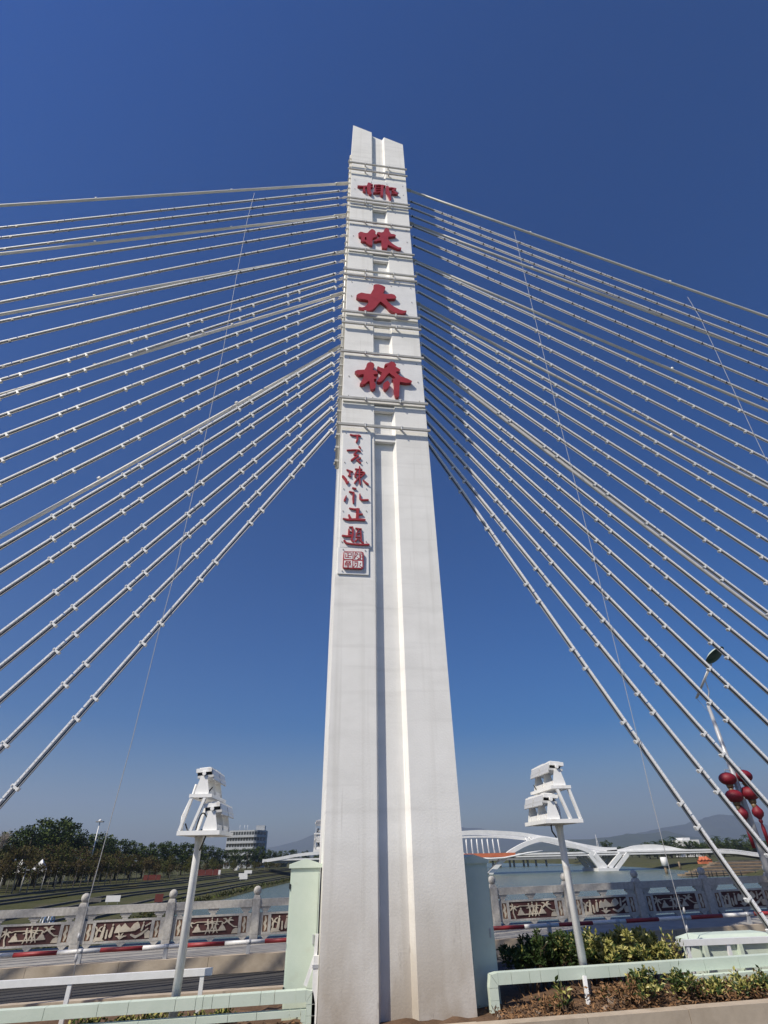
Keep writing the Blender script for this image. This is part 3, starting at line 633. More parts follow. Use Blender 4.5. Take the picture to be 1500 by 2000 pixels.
def line_pts(side, k):
    if side < 0:
        kind, u, v, ve = CL[k]; Y = YCAB if kind == 'p' else YLED
        return kind, WY(u, v, Y), WY(0, ve, Y), Y
    kind, u, v, ue, ve = CRT[k]; Y = YCAB if kind == 'p' else YLED
    return kind, WY(u, v, Y), WY(ue, ve, Y), Y
cnt = {}
for side, sname in ((-1, 'left'), (1, 'right')):
    npl = nle = 0
    tow_x = 0.42 if side < 0 else 2.715
    for k in range(29):
        kind, A, B, Y = line_pts(side, k)
        t = (B - A).normalized()                       # from the pylon down and outward
        A0 = A + t * ((tow_x - A.x) / t.x)              # where it meets the flank
        if (A0 - A).length > 2: A0 = A.copy(); A0.x = tow_x
        zend = 0.35 + GRADE * B.x
        E_ = A + t * ((zend - A.z) / t.z)               # anchor on the deck
        vis = (B - A0).length + 1.2
        L = (E_ - A0).length
        if L < vis: vis = L
        up = Vector((-t.z, 0, t.x)) * (1 if t.x > 0 else -1)
        if up.z < 0: up = -up
        if kind == 'p':
            npl += 1
            lab = f'{ORD[npl-1]} plain thick stay cable from the top on the {sname} of the pylon'
            o = thing('stay_cable', E_, lab, 'cable', 'stay cables')
            sag = []
            for q in range(13):
                w = q / 12; p = A0.lerp(E_, w); p.z -= 0.12 * math.sin(math.pi * w); sag.append(p)
            part('sheath', MB().tube(sag, 0.05, 10), 'cable', o)
            part('anchor_sleeve', MB().tube([A0 - t * 0.1, A0 + t * 0.55, A0 + t * 0.6], [0.07, 0.07, 0.053], 10), 'bar', o)
            for d in (vis * 0.35, vis * 0.7): part('band', MB().tube([A0 + t * d - t * 0.04, A0 + t * d + t * 0.04], 0.062, 10), 'white_metal', o)
            part('deck_socket', MB().tube([E_ - t * 1.2, E_ + t * 0.1], 0.1, 10), 'bar', o)
            continue
        nle += 1
        lab = f'{ORD[nle-1]} white light tube line from the top on the {sname} of the pylon'
        o = thing('light_line', E_, lab, 'light line', 'decorative light tube lines between the stays')
        sw = Vector((0, -1, 0))
        # carrier wires from flank to deck, black strand put in as the shadow under the tubes
        g = MB()
        for off in (0.0, -0.078): g.tube([A0 + up * off, A0.lerp(E_, 0.5) + up * off, E_ + up * off], 0.009 if off == 0 else 0.012, 5)
        part('carrier_wire', g, 'wire', o)
        gap = 0.40
        part('tube_shadow', MB().tube([A0 + t * (gap + 0.1) - up * 0.046, A0 + t * vis - up * 0.048], 0.013, 5), 'dark', o)
        # local frame: x along line, z = up, y = back
        if t.x > 0: ex, ey = t, Vector((0, 1, 0))
        else: ex, ey = -t, Vector((0, 1, 0))
        R = Matrix((ex, ey, ex.cross(ey))).transposed()
        if R.col[2].z < 0: pass
        rot = R.to_euler()
        first = True; d = gap
        while d < vis:
            c = A0 + t * (d + SEG / 2)
            s2 = put('light_tube', me_seg, o, c - E_, rot)
            for q in ((0.24, 1.54) if not first else (0.09, 1.54)):
                jit = random.uniform(-0.03, 0.03)
                put('bracket', me_brk if k > 20 and side < 0 else (me_brk3 if k > (11 if side < 0 else 8) else me_brk2), o, A0 + t * (d + q + jit) - E_, rot)
            first = False; d += SEG
        if d < L - 0.5:
            part('tube_run', MB().beam(A0 + t * (d + 0.02), E_ - t * 0.4, 0.068, 0.07), 'tube', o)
        for q, off in ((0.14, 0.0), (0.24, -0.078)):
            put('turnbuckle', me_tb, o, A0 + t * q + up * off - E_, rot)

# thin ties that hold the light lines together
def tie(pts, label, low=None):
    P = [WY(u, v, YLED - 0.10) for u, v in pts]
    o = thing('tie_wire', P[-1], label, 'wire', 'thin upright tie wires')
    part('strand', MB().tube(P, 0.0065, 5), 'wire', o)
    g = MB()
    d = (P[-2] - P[-1]).normalized()
    for q in (0.15, 0.42, 0.68):
        part('shackle', MB().tube([P[-1] + d * q, P[-1] + d * (q + 0.05), P[-1] + d * (q + 0.1)], [0.012, 0.026, 0.012], 6), 'wire', o)
tie([(497, 377), (483, 430), (462, 540), (433, 700), (390, 905), (345, 1105), (310, 1235), (257, 1450), (172, 1765), (150, 1860), (138, 1950)], 'thin steel tie wire crossing the left fan of light lines')
tie([(1004, 452), (1030, 560), (1065, 705), (1092, 820), (1120, 930), (1155, 1070), (1190, 1215), (1250, 1460), (1268, 1540), (1312, 1715), (1345, 1835), (1352, 1880)], 'thin steel tie wire crossing the right fan near the pylon')
tie([(1343, 580), (1368, 622), (1400, 690), (1440, 778), (1470, 843), (1500, 905), (1600, 1125), (1700, 1345), (1850, 1700)], 'thin steel tie wire at the far right edge of the right fan')

# ================================================================== stone balustrade on the far side
YS = 19.45
SW = 0.315
bal = thing('stone_balustrade', (-5.98, YS, SW), 'carved granite balustrade with ball-topped posts along the far footpath', 'balustrade')
def rel(X, z): return Vector((X, YS, z)) - LOC[bal]
g = MB(); w = 0.11
g.box(-w, w, -w, w, 0, 0.93)
g.add([(-w, -w, .93), (w, -w, .93), (w, w, .93), (-w, w, .93), (-.075, -.075, 1.02), (.075, -.075, 1.02), (.075, .075, 1.02), (-.075, .075, 1.02)], [(0, 1, 5, 4), (1, 2, 6, 5), (2, 3, 7, 6), (3, 0, 4, 7), (4, 5, 6, 7)])
g.box(-0.085, 0.085, -w - 0.006, -w + 0.002, 0.12, 0.88)
me_post = g.mesh('post', 'stone')
R0 = 0.115
g = MB().lathe((0, 0, 1.125), [(0.05, -0.12), (0.06, -0.095)] + [(R0 * math.cos(a), R0 * math.sin(a)) for a in [rad(q) for q in range(-62, 90, 12)]] + [(0.002, R0)], 20)
me_ball = g.mesh('ball', 'stone')
BW = 2.4 - 0.22 - 0.008
hb = BW / 2
me_rail = MB().box(-hb, hb, -0.07, 0.07, 0.745, 0.925).mesh('handrail', 'stone')
# panel frame: slab with a sunk field and a sunk cartouche at each end
zA, zB = 0.085, 0.60
fx0, fx1, fz0, fz1 = -0.74, 0.74, 0.135, 0.555
cw = 0.075; cx = 0.90
g = MB()
g.box(-hb, hb, -0.045, 0.05, zA, fz0); g.box(-hb, hb, -0.045, 0.05, fz1, zB)
g.box(-hb, -cx - cw, -0.045, 0.05, fz0, fz1); g.box(-cx + cw, fx0, -0.045, 0.05, fz0, fz1); g.box(fx1, cx - cw, -0.045, 0.05, fz0, fz1); g.box(cx + cw, hb, -0.045, 0.05, fz0, fz1)
for xx in (-cx, cx): g.box(xx - cw, xx + cw, -0.045, 0.05, fz1 - 0.02, fz1).box(xx - cw, xx + cw, -0.045, 0.05, fz0, fz0 + 0.02)
me_panel = g.mesh('panel', 'stone')
me_field = MB().box(fx0, fx1, -0.022, 0.03, fz0, fz1).mesh('field', 'relief_bg')
me_cart = MB().box(-cw, cw, -0.028, 0.03, fz0 + 0.02, fz1 - 0.02).mesh('cartouche', 'rust')
fw, fh = fx1 - fx0, fz1 - fz0
def nz(u, v): return (fx0 + u * fw, fz0 + 0.01 + v * (fh - 0.02))
def relief(polys, strokes):
    P = [[nz(u, v) for u, v in p] for p in polys]
    S = [[(*nz(u, v), r * fh) for u, v, r in st] for st in strokes]
    return brush_mesh(P, S, [], -0.050, 0.030, 0.011)
def fronds(c, ends, r=0.03): return [[(c[0], c[1], r), ((c[0] + e[0]) / 2, (c[1] + e[1]) / 2 + 0.06, r * 1.5), (e[0], e[1], r * 0.5)] for e in ends]
A_ = fronds((.08, .64), [(.0, .78), (.01, .48), (.17, .70), (.15, .46), (.06, .92)]) + [[(.10, .0, .05), (.07, .35, .035), (.08, .62, .03)],
     [(.17, .70, .02), (.22, .76, .022), (.68, .74, .022), (.73, .64, .02)], [(.16, .22, .03), (.77, .26, .03)],
     [(.42, .86, .05)], [(.42, .75, .055), (.44, .48, .05), (.40, .08, .025)], [(.44, .48, .04), (.48, .12, .025)], [(.50, .95, .045)], [(.50, .82, .05), (.52, .52, .05), (.47, .15, .025)], [(.52, .52, .04), (.56, .16, .025)],
     [(.60, .88, .045)], [(.60, .78, .05), (.57, .5, .05), (.62, .12, .025)], [(.57, .5, .035), (.54, .1, .02)], [(.37, .6, .02), (.50, .7, .03), (.63, .58, .02)],
     [(.80, .70, .03), (.86, .55, .035), (.92, .42, .03), (.98, .40, .03)], [(.24, .60, .055)], [(.70, .60, .055)]] + fronds((.80, .74), [(.71, .9), (.73, .60), (.87, .95), (.91, .76), (.84, .56)])
Ap = [[(.16, .2), (.20, .48), (.245, .58), (.28, .42), (.32, .2)], [(.62, .22), (.67, .5), (.70, .58), (.74, .46), (.78, .24)], [(.88, .03), (.91, .26), (.96, .34), (1, .3), (1, .03)]]
B_ = fronds((.05, .55), [(.0, .8), (.13, .8), (.02, .35), (.12, .5)]) + [[(.03, .0, .05), (.05, .5, .04)], [(.16, .86, .055)], [(.16, .72, .07), (.14, .2, .10)], [(.22, .55, .05), (.22, .15, .06)], [(.31, .85, .055)], [(.31, .7, .06), (.29, .25, .10)],
     [(.86, .9, .05)], [(.86, .78, .05), (.84, .48, .06)], [(.66, .25, .05), (.75, .12, .07), (.85, .28, .07), (.95, .55, .04)], [(.9, .7, .03), (.98, .85, .05)]] + fronds((.47, .05), [(.39, .22), (.52, .38), (.58, .2), (.43, .42)])
Bp = [[(.35, .38), (.38, .75), (.42, .86), (.46, .7), (.52, .92), (.57, .74), (.63, .6), (.68, .85), (.75, .97), (.79, .8), (.81, .62), (.72, .46), (.5, .42)], [(.0, .0), (.02, .22), (.12, .18), (.2, .0)], [(.92, .03), (.90, .3), (.96, .46), (1, .4), (1, .03)]]
me_rel = [relief(Ap, A_).mesh('relief', 'relief'), relief(Bp, B_).mesh('relief', 'relief')]
g = MB()
cc = (fz0 + fz1) / 2
me_motif = brush_mesh([], [[(0, cc - 0.15, 0.02), (0.02, cc - 0.07, 0.03), (-0.02, cc, 0.034), (0.02, cc + 0.07, 0.03), (0, cc + 0.15, 0.02)]], [], -0.042, 0.018, 0.010).mesh('motif', 'relief')
me_brak = MB().box(-0.15, 0.15, -0.045, 0.045, 0.69, 0.743).box(-0.11, 0.11, -0.04, 0.04, 0.65, 0.69).box(-0.07, 0.07, -0.035, 0.035, 0.602, 0.65).mesh('bracket', 'stone')
g = MB().add([(-.13, -.04, .083), (.13, -.04, .083), (.13, .04, .083), (-.13, .04, .083), (-.04, -.04, 0), (.04, -.04, 0), (.04, .04, 0), (-.04, .04, 0)], [(0, 1, 2, 3), (4, 7, 6, 5), (0, 4, 5, 1), (1, 5, 6, 2), (2, 6, 7, 3), (3, 7, 4, 0)])
me_foot = g.mesh('foot', 'stone')
for i in range(-5, 13):
    X = -5.98 + 2.4 * i; z = SW + GRADE * X
    p = put('post', me_post, bal, rel(X, z)); put('ball', me_ball, p, (0, 0, 0))
    if i == 12: continue
    Xm = X + 1.2; z = SW + GRADE * Xm; sl = (0, -math.atan(GRADE), 0)
    put('handrail', me_rail, bal, rel(Xm, z), sl)
    pn = put('panel', me_panel, bal, rel(Xm, z), sl)
    put('field', me_field, pn, (0, 0, 0)); put('relief', me_rel[0 if i % 2 else 1], pn, (0, 0, 0))
    for xx in (-cx, cx): put('cartouche', me_cart, pn, (xx, 0, 0)); put('motif', me_motif, pn, (xx, 0, 0))
    put('bracket', me_brak, bal, rel(Xm, z), sl)
    for e in (-1, 1): put('bracket', me_brak, bal, rel(Xm + e * (hb - 0.16), z + e * GRADE * (hb - .16)), sl)
    for e in (-1, 0, 1): put('foot', me_foot, bal, rel(Xm + e * (hb - 0.2), z + e * GRADE * (hb - .2)), sl)

# low red and white pipe rail on the kerb
gr = thing('guard_rail', (0, 16.62, 0.32), 'low pipe rail painted in red and white lengths along the far kerb', 'guard rail')
zr = 0.545
x = -13.42; k = 0
red0 = WY(27, 1863, 16.62).x
per = WY(197, 1853, 16.62).x - red0        # one red plus one white length
x = red0 - 4 * per
while x < 20:
    for ln, m in ((per * 0.50, 'paint_red'), (per * 0.50, 'rail_white')):
        g = MB().tube([(x + 0.002, 16.62, zr), (x + ln - 0.002, 16.62, zr)], 0.045, 12); part('rail_length', g, m, gr, True); x += ln
pst0 = WY(155, 1870, 16.62).x; dps = (WY(485, 1850, 16.62).x - pst0) / 2
for i in range(-4, 11):
    X = pst0 + i * dps
    part('post', MB().box(X - 0.045, X + 0.045, 16.58, 16.66, 0.30, zr - 0.03).tube([(X - 0.05, 16.62, zr), (X + 0.05, 16.62, zr)], 0.055, 12), 'pole_grey', gr, True)

# ================================================================== cabinets, ducts and small rails in the median
def cabinet(x0, x1, y0, y1, zb, zt, label):
    o = thing('cabinet', ((x0 + x1) / 2, (y0 + y1) / 2, zb), label, 'cabinet', 'pale green cabinets')
    part('body', MB().box(x0, x1, y0, y1, zb, zt), 'green', o)
    d = part('door', MB().box(x0 + 0.025, x1 - 0.025, y0 - 0.012, y0 - 0.001, zb + 0.08, zt - 0.06), 'green', o)
    e = 0.035; xm = (x0 + x1) / 2
    part('roof', MB().add([(x0 - e, y0 - e, zt), (x1 + e, y0 - e, zt), (x1 + e, y1 + e, zt), (x0 - e, y1 + e, zt), (x0 - e, y0 - e, zt + 0.05), (x1 + e, y0 - e, zt + 0.05), (x1 + e, y1 + e, zt + 0.05), (x0 - e, y1 + e, zt + 0.05), (xm, y0 - e, zt + 0.13), (xm, y1 + e, zt + 0.13)],
        [(0, 3, 2, 1), (0, 1, 5, 8, 4), (2, 3, 7, 9, 6), (1, 2, 6, 5), (3, 0, 4, 7), (5, 6, 9, 8), (7, 4, 8, 9)]), 'green', o)
    for z in (zb + 0.35, zt - 0.25): part('hinge', MB().box(x0 - 0.012, x0 + 0.012, y0 - 0.02, y0 + 0.02, z - 0.035, z + 0.035), 'dark', o)
    part('handle', MB().box(x1 - 0.08, x1 - 0.06, y0 - 0.03, y0 - 0.012, (zb + zt) / 2 - 0.06, (zb + zt) / 2 + 0.06), 'pole_grey', o)
    return o
cabinet(-0.135, 0.355, 10.75, 11.3, 0.2, 2.085, 'tall pale green cabinet with pitched lid left of the pylon')
cabinet(2.74, WY(951, 1690, 10.58).x, 10.58, 11.15, 0.2, 2.09, 'tall pale green cabinet in shade right of the pylon')

def duct(y0, y1, z0, z1, x0, x1, label, elbow, joints, lower=None):
    o = thing('cable_duct', (x0 if elbow > 0 else x1, (y0 + y1) / 2, 0.2), label, 'cable duct', 'pale green cable ducts')
    x = x0
    for b in joints + [x1]:
        part('duct_length', MB().box(x + 0.003, b - 0.003, y0, y1, z0, z1), 'green', o, True); x = b
    H = z1 - z0
    xe = x1 if elbow > 0 else x0; sg = elbow
    # two mitred pieces and a leg down to the soil
    g = MB(); P = []
    for y in (y0, y1): P += [(xe, y, z0), (xe, y, z1), (xe + sg * H * 0.75, y, z1 - H * 0.12), (xe + sg * H * 0.05, y, z0)]
    part('elbow', g.add(P, [(0, 1, 2, 3), (4, 7, 6, 5), (1, 5, 6, 2), (2, 6, 7, 3), (3, 7, 4, 0), (0, 4, 5, 1)]), 'green', o, True)
    g = MB(); P = []
    for y in (y0, y1): P += [(xe + sg * (H * 0.05 + .002), y, z0 - .002), (xe + sg * (H * 0.75 + .004), y, z1 - H * 0.12 - .002), (xe + sg * H * 1.05, y, z0 - H * 0.2), (xe + sg * H * .1, y, z0 - H * 0.2)]
    part('elbow', g.add(P, [(0, 1, 2, 3), (4, 7, 6, 5), (1, 5, 6, 2), (2, 6, 7, 3), (3, 7, 4, 0), (0, 4, 5, 1)]), 'green', o, True)
    xa, xb = sorted((xe + sg * H * .1, xe + sg * H * 1.05)); zz = z0 - H * 0.2 - 0.004
    for q in range(2):
        zn = 0.18 if q else (zz + 0.22) / 2
        part('leg', MB().box(xa, xb, y0, y1, zn + 0.003, zz), 'green', o, True); zz = zn
    return o
rj = random.Random(3)
def joints(px, Y): return sorted(WY(u, 1935, Y).x for u in px)
dl = duct(10.22, 10.37, 0.49, 0.62, -6.2, WY(598, 1935, 10.22).x, 'pale green duct along the bottom left, ending at the pylon', 1, [-5.2, -4.4] + joints([96, 198, 256, 346, 385, 399, 417, 450, 510, 537, 578], 10.22))
o = thing('cable_duct', (-6.2, 10.3, 0.2), 'slimmer pale green duct just under the upper left duct', 'cable duct', 'pale green cable ducts')
x = -6.2
for b in [-5.0] + joints([163, 280, 390, 450, 505, 568], 10.22) + [WY(588, 1960, 10.22).x]:
    part('duct_length', MB().box(x + .003, b - .003, 10.23, 10.35, 0.335, 0.41), 'green', o, True); x = b
part('leg', MB().box(x + 0.004, x + 0.075, 10.23, 10.35, 0.16, 0.41), 'green', o, True)
dr = duct(10.2, 10.35, 0.53, 0.67, WY(972, 1905, 10.2).x, 12.0, 'pale green duct in front of the hedge right of the pylon', -1, joints([1002, 1038, 1060, 1096, 1150, 1197, 1218, 1298, 1322, 1390, 1460], 10.2) + [8.3, 9.4, 10.6])
part('leg', MB().beam(WY(1141, 1906, 10.16), WY(1150, 1966, 10.05), .05, .05, (0, 1, 0)), 'white_metal', dr)
o = thing('cable_duct', (8, 9.98, 0.2), 'short lower pale green duct at the right edge above low plants', 'cable duct', 'pale green cable ducts')
x = WY(1336, 1905, 10.07).x
for b in joints([1352, 1405, 1455], 10.07) + [8.2, 9.4, 12.0]:
    part('duct_length', MB().box(x + .003, b - .003, 10.07, 10.19, 0.425, 0.50), 'green', o, True); x = b
for X in (5.9, 7.5): part('leg', MB().box(X, X + 0.05, 10.11, 10.15, 0.2, 0.423), 'green', o, True)
# slanted trunking from the duct to the pylon's left flank
o = thing('trunking', WY(600, 1925, 10.3), 'white slanted cable trunking between left duct and pylon', 'trunking')
g = MB(); a, b, c = WY(596, 1925, 10.3), WY(616, 1866, 10.3), WY(619, 1824, 10.3)
part('lower_run', MB().beam(a, b, 0.05, 0.05, (0, 1, 0)), 'white_metal', o); part('upper_run', MB().beam(b + Vector((0, 0, .004)), c, 0.05, 0.05, (0, 1, 0)), 'white_metal', o)
o = thing('trunking', (0.32, 10.02, 0.2), 'grey-white upright trunking against the pylon foot on the left', 'trunking')
part('riser', MB().box(0.29, 0.365, 10.22, 10.3, 0.2, 1.0), 'white_metal', o); part('clip', MB().box(0.275, 0.37, 10.21, 10.218, 0.86, 0.9), 'pole_grey', o)

def bar_rail(px_a, px_b, posts, Y, label, xfar):
    a = WY(*px_a, Y); b = WY(*px_b, Y); o = thing('white_rail', (b.x, Y, 0.2), label, 'rail')
    t = (b - a).normalized()
    if xfar is not None:
        if xfar < a.x: a = a + t * ((xfar - a.x) / t.x)
        else: b = b + t * ((xfar - b.x) / t.x)
    part('top_bar', MB().beam(a, b, 0.07, 0.085), 'white_metal', o)
    for u in posts:
        f = (WY(u, px_a[1], Y).x - a.x) / (b.x - a.x); p = a.lerp(b, f)
        part('post', MB().box(p.x - 0.03, p.x + 0.03, Y - 0.025, Y + 0.025, 0.15, p.z - 0.045), 'white_metal', o)
bar_rail((0, 1923), (415, 1897), [137, 393, -150], 10.9, 'white bar rail behind the left duct on two posts', -6.5)
bar_rail((1322, 1842), (1500, 1835), [1340, 1420, 1560], 11.0, 'white bar rail in front of the green box at right', 11.0)

# cable anchor cover: pale green box with sloped lid and ribs
gb = thing('anchor_cover', (8.1, 11.9, 0.2), 'pale green box with chamfered lid behind the white rail at right', 'box')
c0 = WY(1372, 1875, 11.35); c1 = WY(1512, 1868, 11.35); zt = WY(1440, 1838, 11.35).z
x0, x1 = c0.x, c1.x + 0.5
part('body', MB().box(x0, x1, 11.35, 11.85, 0.15, zt), 'green', gb)
e = 0.07
part('lid', MB().add([(x0 - e, 11.28, zt), (x1 + e, 11.28, zt), (x1 + e, 11.92, zt), (x0 - e, 11.92, zt), (x0 - e, 11.28, zt + .03), (x1 + e, 11.28, zt + .03), (x1 + e, 11.92, zt + .03), (x0 - e, 11.92, zt + .03), (x0 + .12, 11.42, zt + .10), (x1 - .5, 11.42, zt + .10), (x1 - .5, 11.78, zt + .10), (x0 + .12, 11.78, zt + .10)],
    [(0, 3, 2, 1), (0, 1, 5, 4), (1, 2, 6, 5), (2, 3, 7, 6), (3, 0, 4, 7), (4, 5, 9, 8), (5, 6, 10, 9), (6, 7, 11, 10), (7, 4, 8, 11), (8, 9, 10, 11)]), 'green', gb)
for u in (1376, 1445, 1514):
    X = WY(u, 1850, 11.3).x; part('rib', MB().box(X - 0.035, X + 0.035, 11.26, 11.349, 0.15, zt - 0.002), 'green', gb)

# ================================================================== floodlight masts
LT = Matrix.Rotation(rad(-5), 3, 'Y')
def tbox(b, x0, x1, y0, y1, z0, z1, mi=0):
    m = MB().box(x0, x1, y0, y1, z0, z1); b.add([LT @ v for v in m.v], m.f, mi)
def lamp_mesh():      # stepped heat-sink housings above
    b = MB()
    for k in range(3):
        y0 = -.35 + k * .235; tbox(b, -.135, .115, y0, y0 + .225, .055, .115 + .008 * (k % 2))
        tbox(b, -.10, .08, y0 + .05, y0 + .17, .1235, .135)
    return b, None
def lens_mesh():      # lens frame below, reaching out on the lit side
    b = MB()
    for k in range(2):
        y0 = -.34 + k * .345; tbox(b, -.11, .15, y0, y0 + .335, -.03, .006)
        m = MB().add([(.118, y0 + .01, .10), (.118, y0 + .325, .10), (.165, y0 + .325, -.05), (.165, y0 + .01, -.05), (.100, y0 + .01, .09), (.100, y0 + .325, .09), (.148, y0 + .325, -.06), (.148, y0 + .01, -.06)], [(0, 3, 2, 1), (4, 5, 6, 7), (0, 1, 5, 4), (1, 2, 6, 5), (2, 3, 7, 6), (3, 0, 4, 7)])
        b.add(m.v, m.f)
    return b
def gap_mesh():  # near-black blocks put shade into the gap between housing and lens
    b = MB()
    for y in (-.27, -.12, .04, .20): tbox(b, -.12, .09, y - .055, y + .055, .0065, .0545)
    return b
def bracket_mesh(yy):
    b = MB()
    for (za, wa, zb2, wb) in ((0, .11, .04, .11), (.04, .11, .15, .082), (.15, .082, .27, .048)):
        b.add([(-wa, yy - .006, za), (wa, yy - .006, za), (wa, yy + .006, za), (-wa, yy + .006, za), (-wb, yy - .006, zb2), (wb, yy - .006, zb2), (wb, yy + .006, zb2), (-wb, yy + .006, zb2)], [(0, 3, 2, 1), (4, 5, 6, 7), (0, 1, 5, 4), (1, 2, 6, 5), (2, 3, 7, 6), (3, 0, 4, 7)])
    return b
KY = 1.6
def ky(mb):
    for v in mb.v: v.y *= KY
    return mb
lb, _ = lamp_mesh()
M['lens'] = mat('lamp_lens', (0.50, 0.50, 0.49), (0.60, 0.60, 0.59), scale=30, rough=0.25)
ME = {'housing': ky(lb).mesh('housing', 'lamp_white'), 'lens': ky(lens_mesh()).mesh('lens', 'lens'), 'gap': ky(gap_mesh()).mesh('gap_shade', 'dark'),
      'knob': MB().tube([(0, -.03, 0), (0, .012, 0)], .03, 10).mesh('knob', 'lamp_white')}
ME['end'] = bracket_mesh(0).mesh('end_plate', 'lamp_white')
ME['box'] = MB().box(-.09, .09, -.15 * KY, .15 * KY, 0.002, .085).mesh('driver_box', 'lamp_white')
def lamp(parent, x, z):
    hsg = put('floodlight', ME['housing'], parent, (x, 0, z + .27))
    put('lens', ME['lens'], hsg, (0, 0, 0)); put('gap_shade', ME['gap'], hsg, (0, 0, 0))['kind'] = 'stuff'
    for s_ in (-1, 1):
        put('knob', ME['knob'], hsg, (0, s_ * .352 * KY, .03), (0, 0, 0 if s_ < 0 else math.pi))
        put('end_plate', ME['end'], parent, (x, s_ * .345 * KY, z))
    for y in (-.17, .17): put('driver_box', ME['box'], parent, (x, y * KY, z))
    put('end_plate', ME['end'], parent, (x, 0, z))
def mast(loc, hgt, rotz, label, scale=1.0):
    o = link('floodlight_mast', None); o.location = loc; o.rotation_euler = (0, 0, rotz); o.scale = (scale,) * 3
    tag(o, label, 'floodlight mast', 'floodlight masts around the pylon'); LOC[o] = Vector((0, 0, 0))
    part('pole', MB().tube([(0, 0, 0), (0, 0, hgt - .12), (0, 0, hgt)], [.066, .058, .075], 16), 'lamp_white', o)
    part('base_plate', MB().box(-.14, .14, -.14, .14, -0.03, 0.015), 'lamp_white', o)
    z = hgt
    f = MB()
    for (xa, xb, ya, yb) in ((-.22, .44, -.38, -.33), (-.22, .44, .33, .38), (-.22, -.17, -.329, .329), (.39, .44, -.329, .329), (-.02, .03, -.329, .329), (.13, .17, -.329, .329)): f.box(xa, xb, ya, yb, z, z + .06)
    part('platform', ky(f), 'lamp_white', o)
    part('platform_pan', ky(MB().box(-.16, .38, -.32, .32, z + .002, z + .012)), 'lamp_white', o)
    z += .062
    lamp(o, .27, z)
    for y in (-.355, .355):
        part('strut', ky(MB().beam((-.02, y, z), (.13, y, z + .46), .045, .04)), 'lamp_white', o)
        part('strut', ky(MB().beam((-.195, y, z), (-.08, y, z + .46), .04, .04)), 'lamp_white', o)
    f = MB()
    for (xa, xb, ya, yb) in ((-.12, .24, -.38, -.34), (-.12, .24, .34, .38), (-.12, -.08, -.339, .339), (.20, .24, -.339, .339)): f.box(xa, xb, ya, yb, z + .46, z + .51)
    part('tray', ky(f), 'lamp_white', o)
    part('tray_pan', ky(MB().box(-.08, .20, -.335, .335, z + .462, z + .472)), 'lamp_white', o)
    lamp(o, .06, z + .512)
    part('conduit', ky(MB().tube([(-.20, -.28, z - .03), (-.205, -.28, z + .2), (-.10, -.28, z + .5), (-.06, -.3, z + .66)], .028, 8)), 'lamp_white', o)
    for k, (a, b) in enumerate((((.0, -.2, z + .02), (.2, -.25, z + .14)), ((-.14, -.3, z + .1), (.12, -.25, z + .02)), ((-.05, -.2, z + .5), (.2, -.28, z + .62)))):
        a = Vector(a); b = Vector(b); pts = []
        for q in range(9):
            w = q / 8; p = a.lerp(b, w); p.z += (-.10 if k else .16) * math.sin(math.pi * w); p.y -= .08 * math.sin(math.pi * w); pts.append(p)
        part('lamp_cable', ky(MB().tube(pts, .010, 6)), 'dark', o)
    part('lamp_cable', ky(MB().tube([(.12, -.05, z - .06), (.10, -.08, z - .16), (.055, -.05, z - .26)], .013, 6)), 'dark', o)
    return o
p = WZ(337, 2003, 0.2)
mast((-1.675, 10.55, 0.2), 2.36, rad(-4), 'white floodlight mast left of the pylon, two lamps facing it')
mast((4.60, 10.46, 0.28), 2.36, rad(180 - 4), 'white floodlight mast right of the pylon in front of the hedge')
p3 = WY(646, 1636, 19.0)
mast((p3.x, 19.0, 0.31), p3.z - 0.31, rad(-90), 'floodlight mast mostly hidden behind the pylon\'s left edge', 0.85)

# ================================================================== street lamp with lanterns
sb = Vector((15.35, 19.0, 0.315 + GRADE * 15.35)); st_ = WY(1383, 1378, 19.0)
lp = thing('street_lamp', sb, 'grey street lamp with a green head at the far right', 'street lamp')
part('pole', MB().tube([sb, sb.lerp(st_, .5), st_], [.13, .105, .06], 14), 'pole_grey', lp)
a = WY(1359, 1364, 19.3); b = WY(1387, 1298, 18.0); hd = WY(1397, 1280, 17.7)
sd = Vector((.07, 0, 0.02))
part('arm', MB().tube([a, b], .026, 8), 'white_metal', lp); part('arm', MB().tube([a + sd, b + sd], .026, 8), 'white_metal', lp)
m_ = a.lerp(b, .55) + sd
part('brace', MB().tube([st_, st_.lerp(m_, .5) + Vector((.12, 0, .05)), m_], .022, 8), 'white_metal', lp)
part('stay_wire', MB().tube([st_ - Vector((0, 0, .35)), a + sd * .5], .008, 5), 'wire', lp)
# lamp head: almond shell, dark underside with a pale rim
g = MB(); d = (hd - b).normalized(); d = Vector((d.x * .6, d.y, d.z * .6)).normalized(); sx = d.cross(Vector((0, 0, 1))).normalized(); uz = sx.cross(d)
ring = []
for q in range(20):
    w = 2 * math.pi * q / 20; rr = .30 * (1 - .15 * math.cos(w))
    ring.append(hd + d * (.46 * math.cos(w)) + sx * (rr * math.sin(w)))
lo = [hd + (p - hd) * .55 - uz * .07 for p in ring]; hi = [hd + (p - hd) * .6 + uz * .12 for p in ring]
g.add(ring + lo, [(i, (i + 1) % 20, 20 + (i + 1) % 20, 20 + i) for i in range(20)] + [tuple(range(20, 40))], 0, True)
hdp = part('lamp_head', g, 'lampgreen', lp)
part('lamp_cover', MB().add([p + uz * .006 for p in ring] + hi, [(i, (i + 1) % 20, 20 + (i + 1) % 20, 20 + i) for i in range(20)] + [tuple(range(20, 40))], 0, True), 'green', hdp)
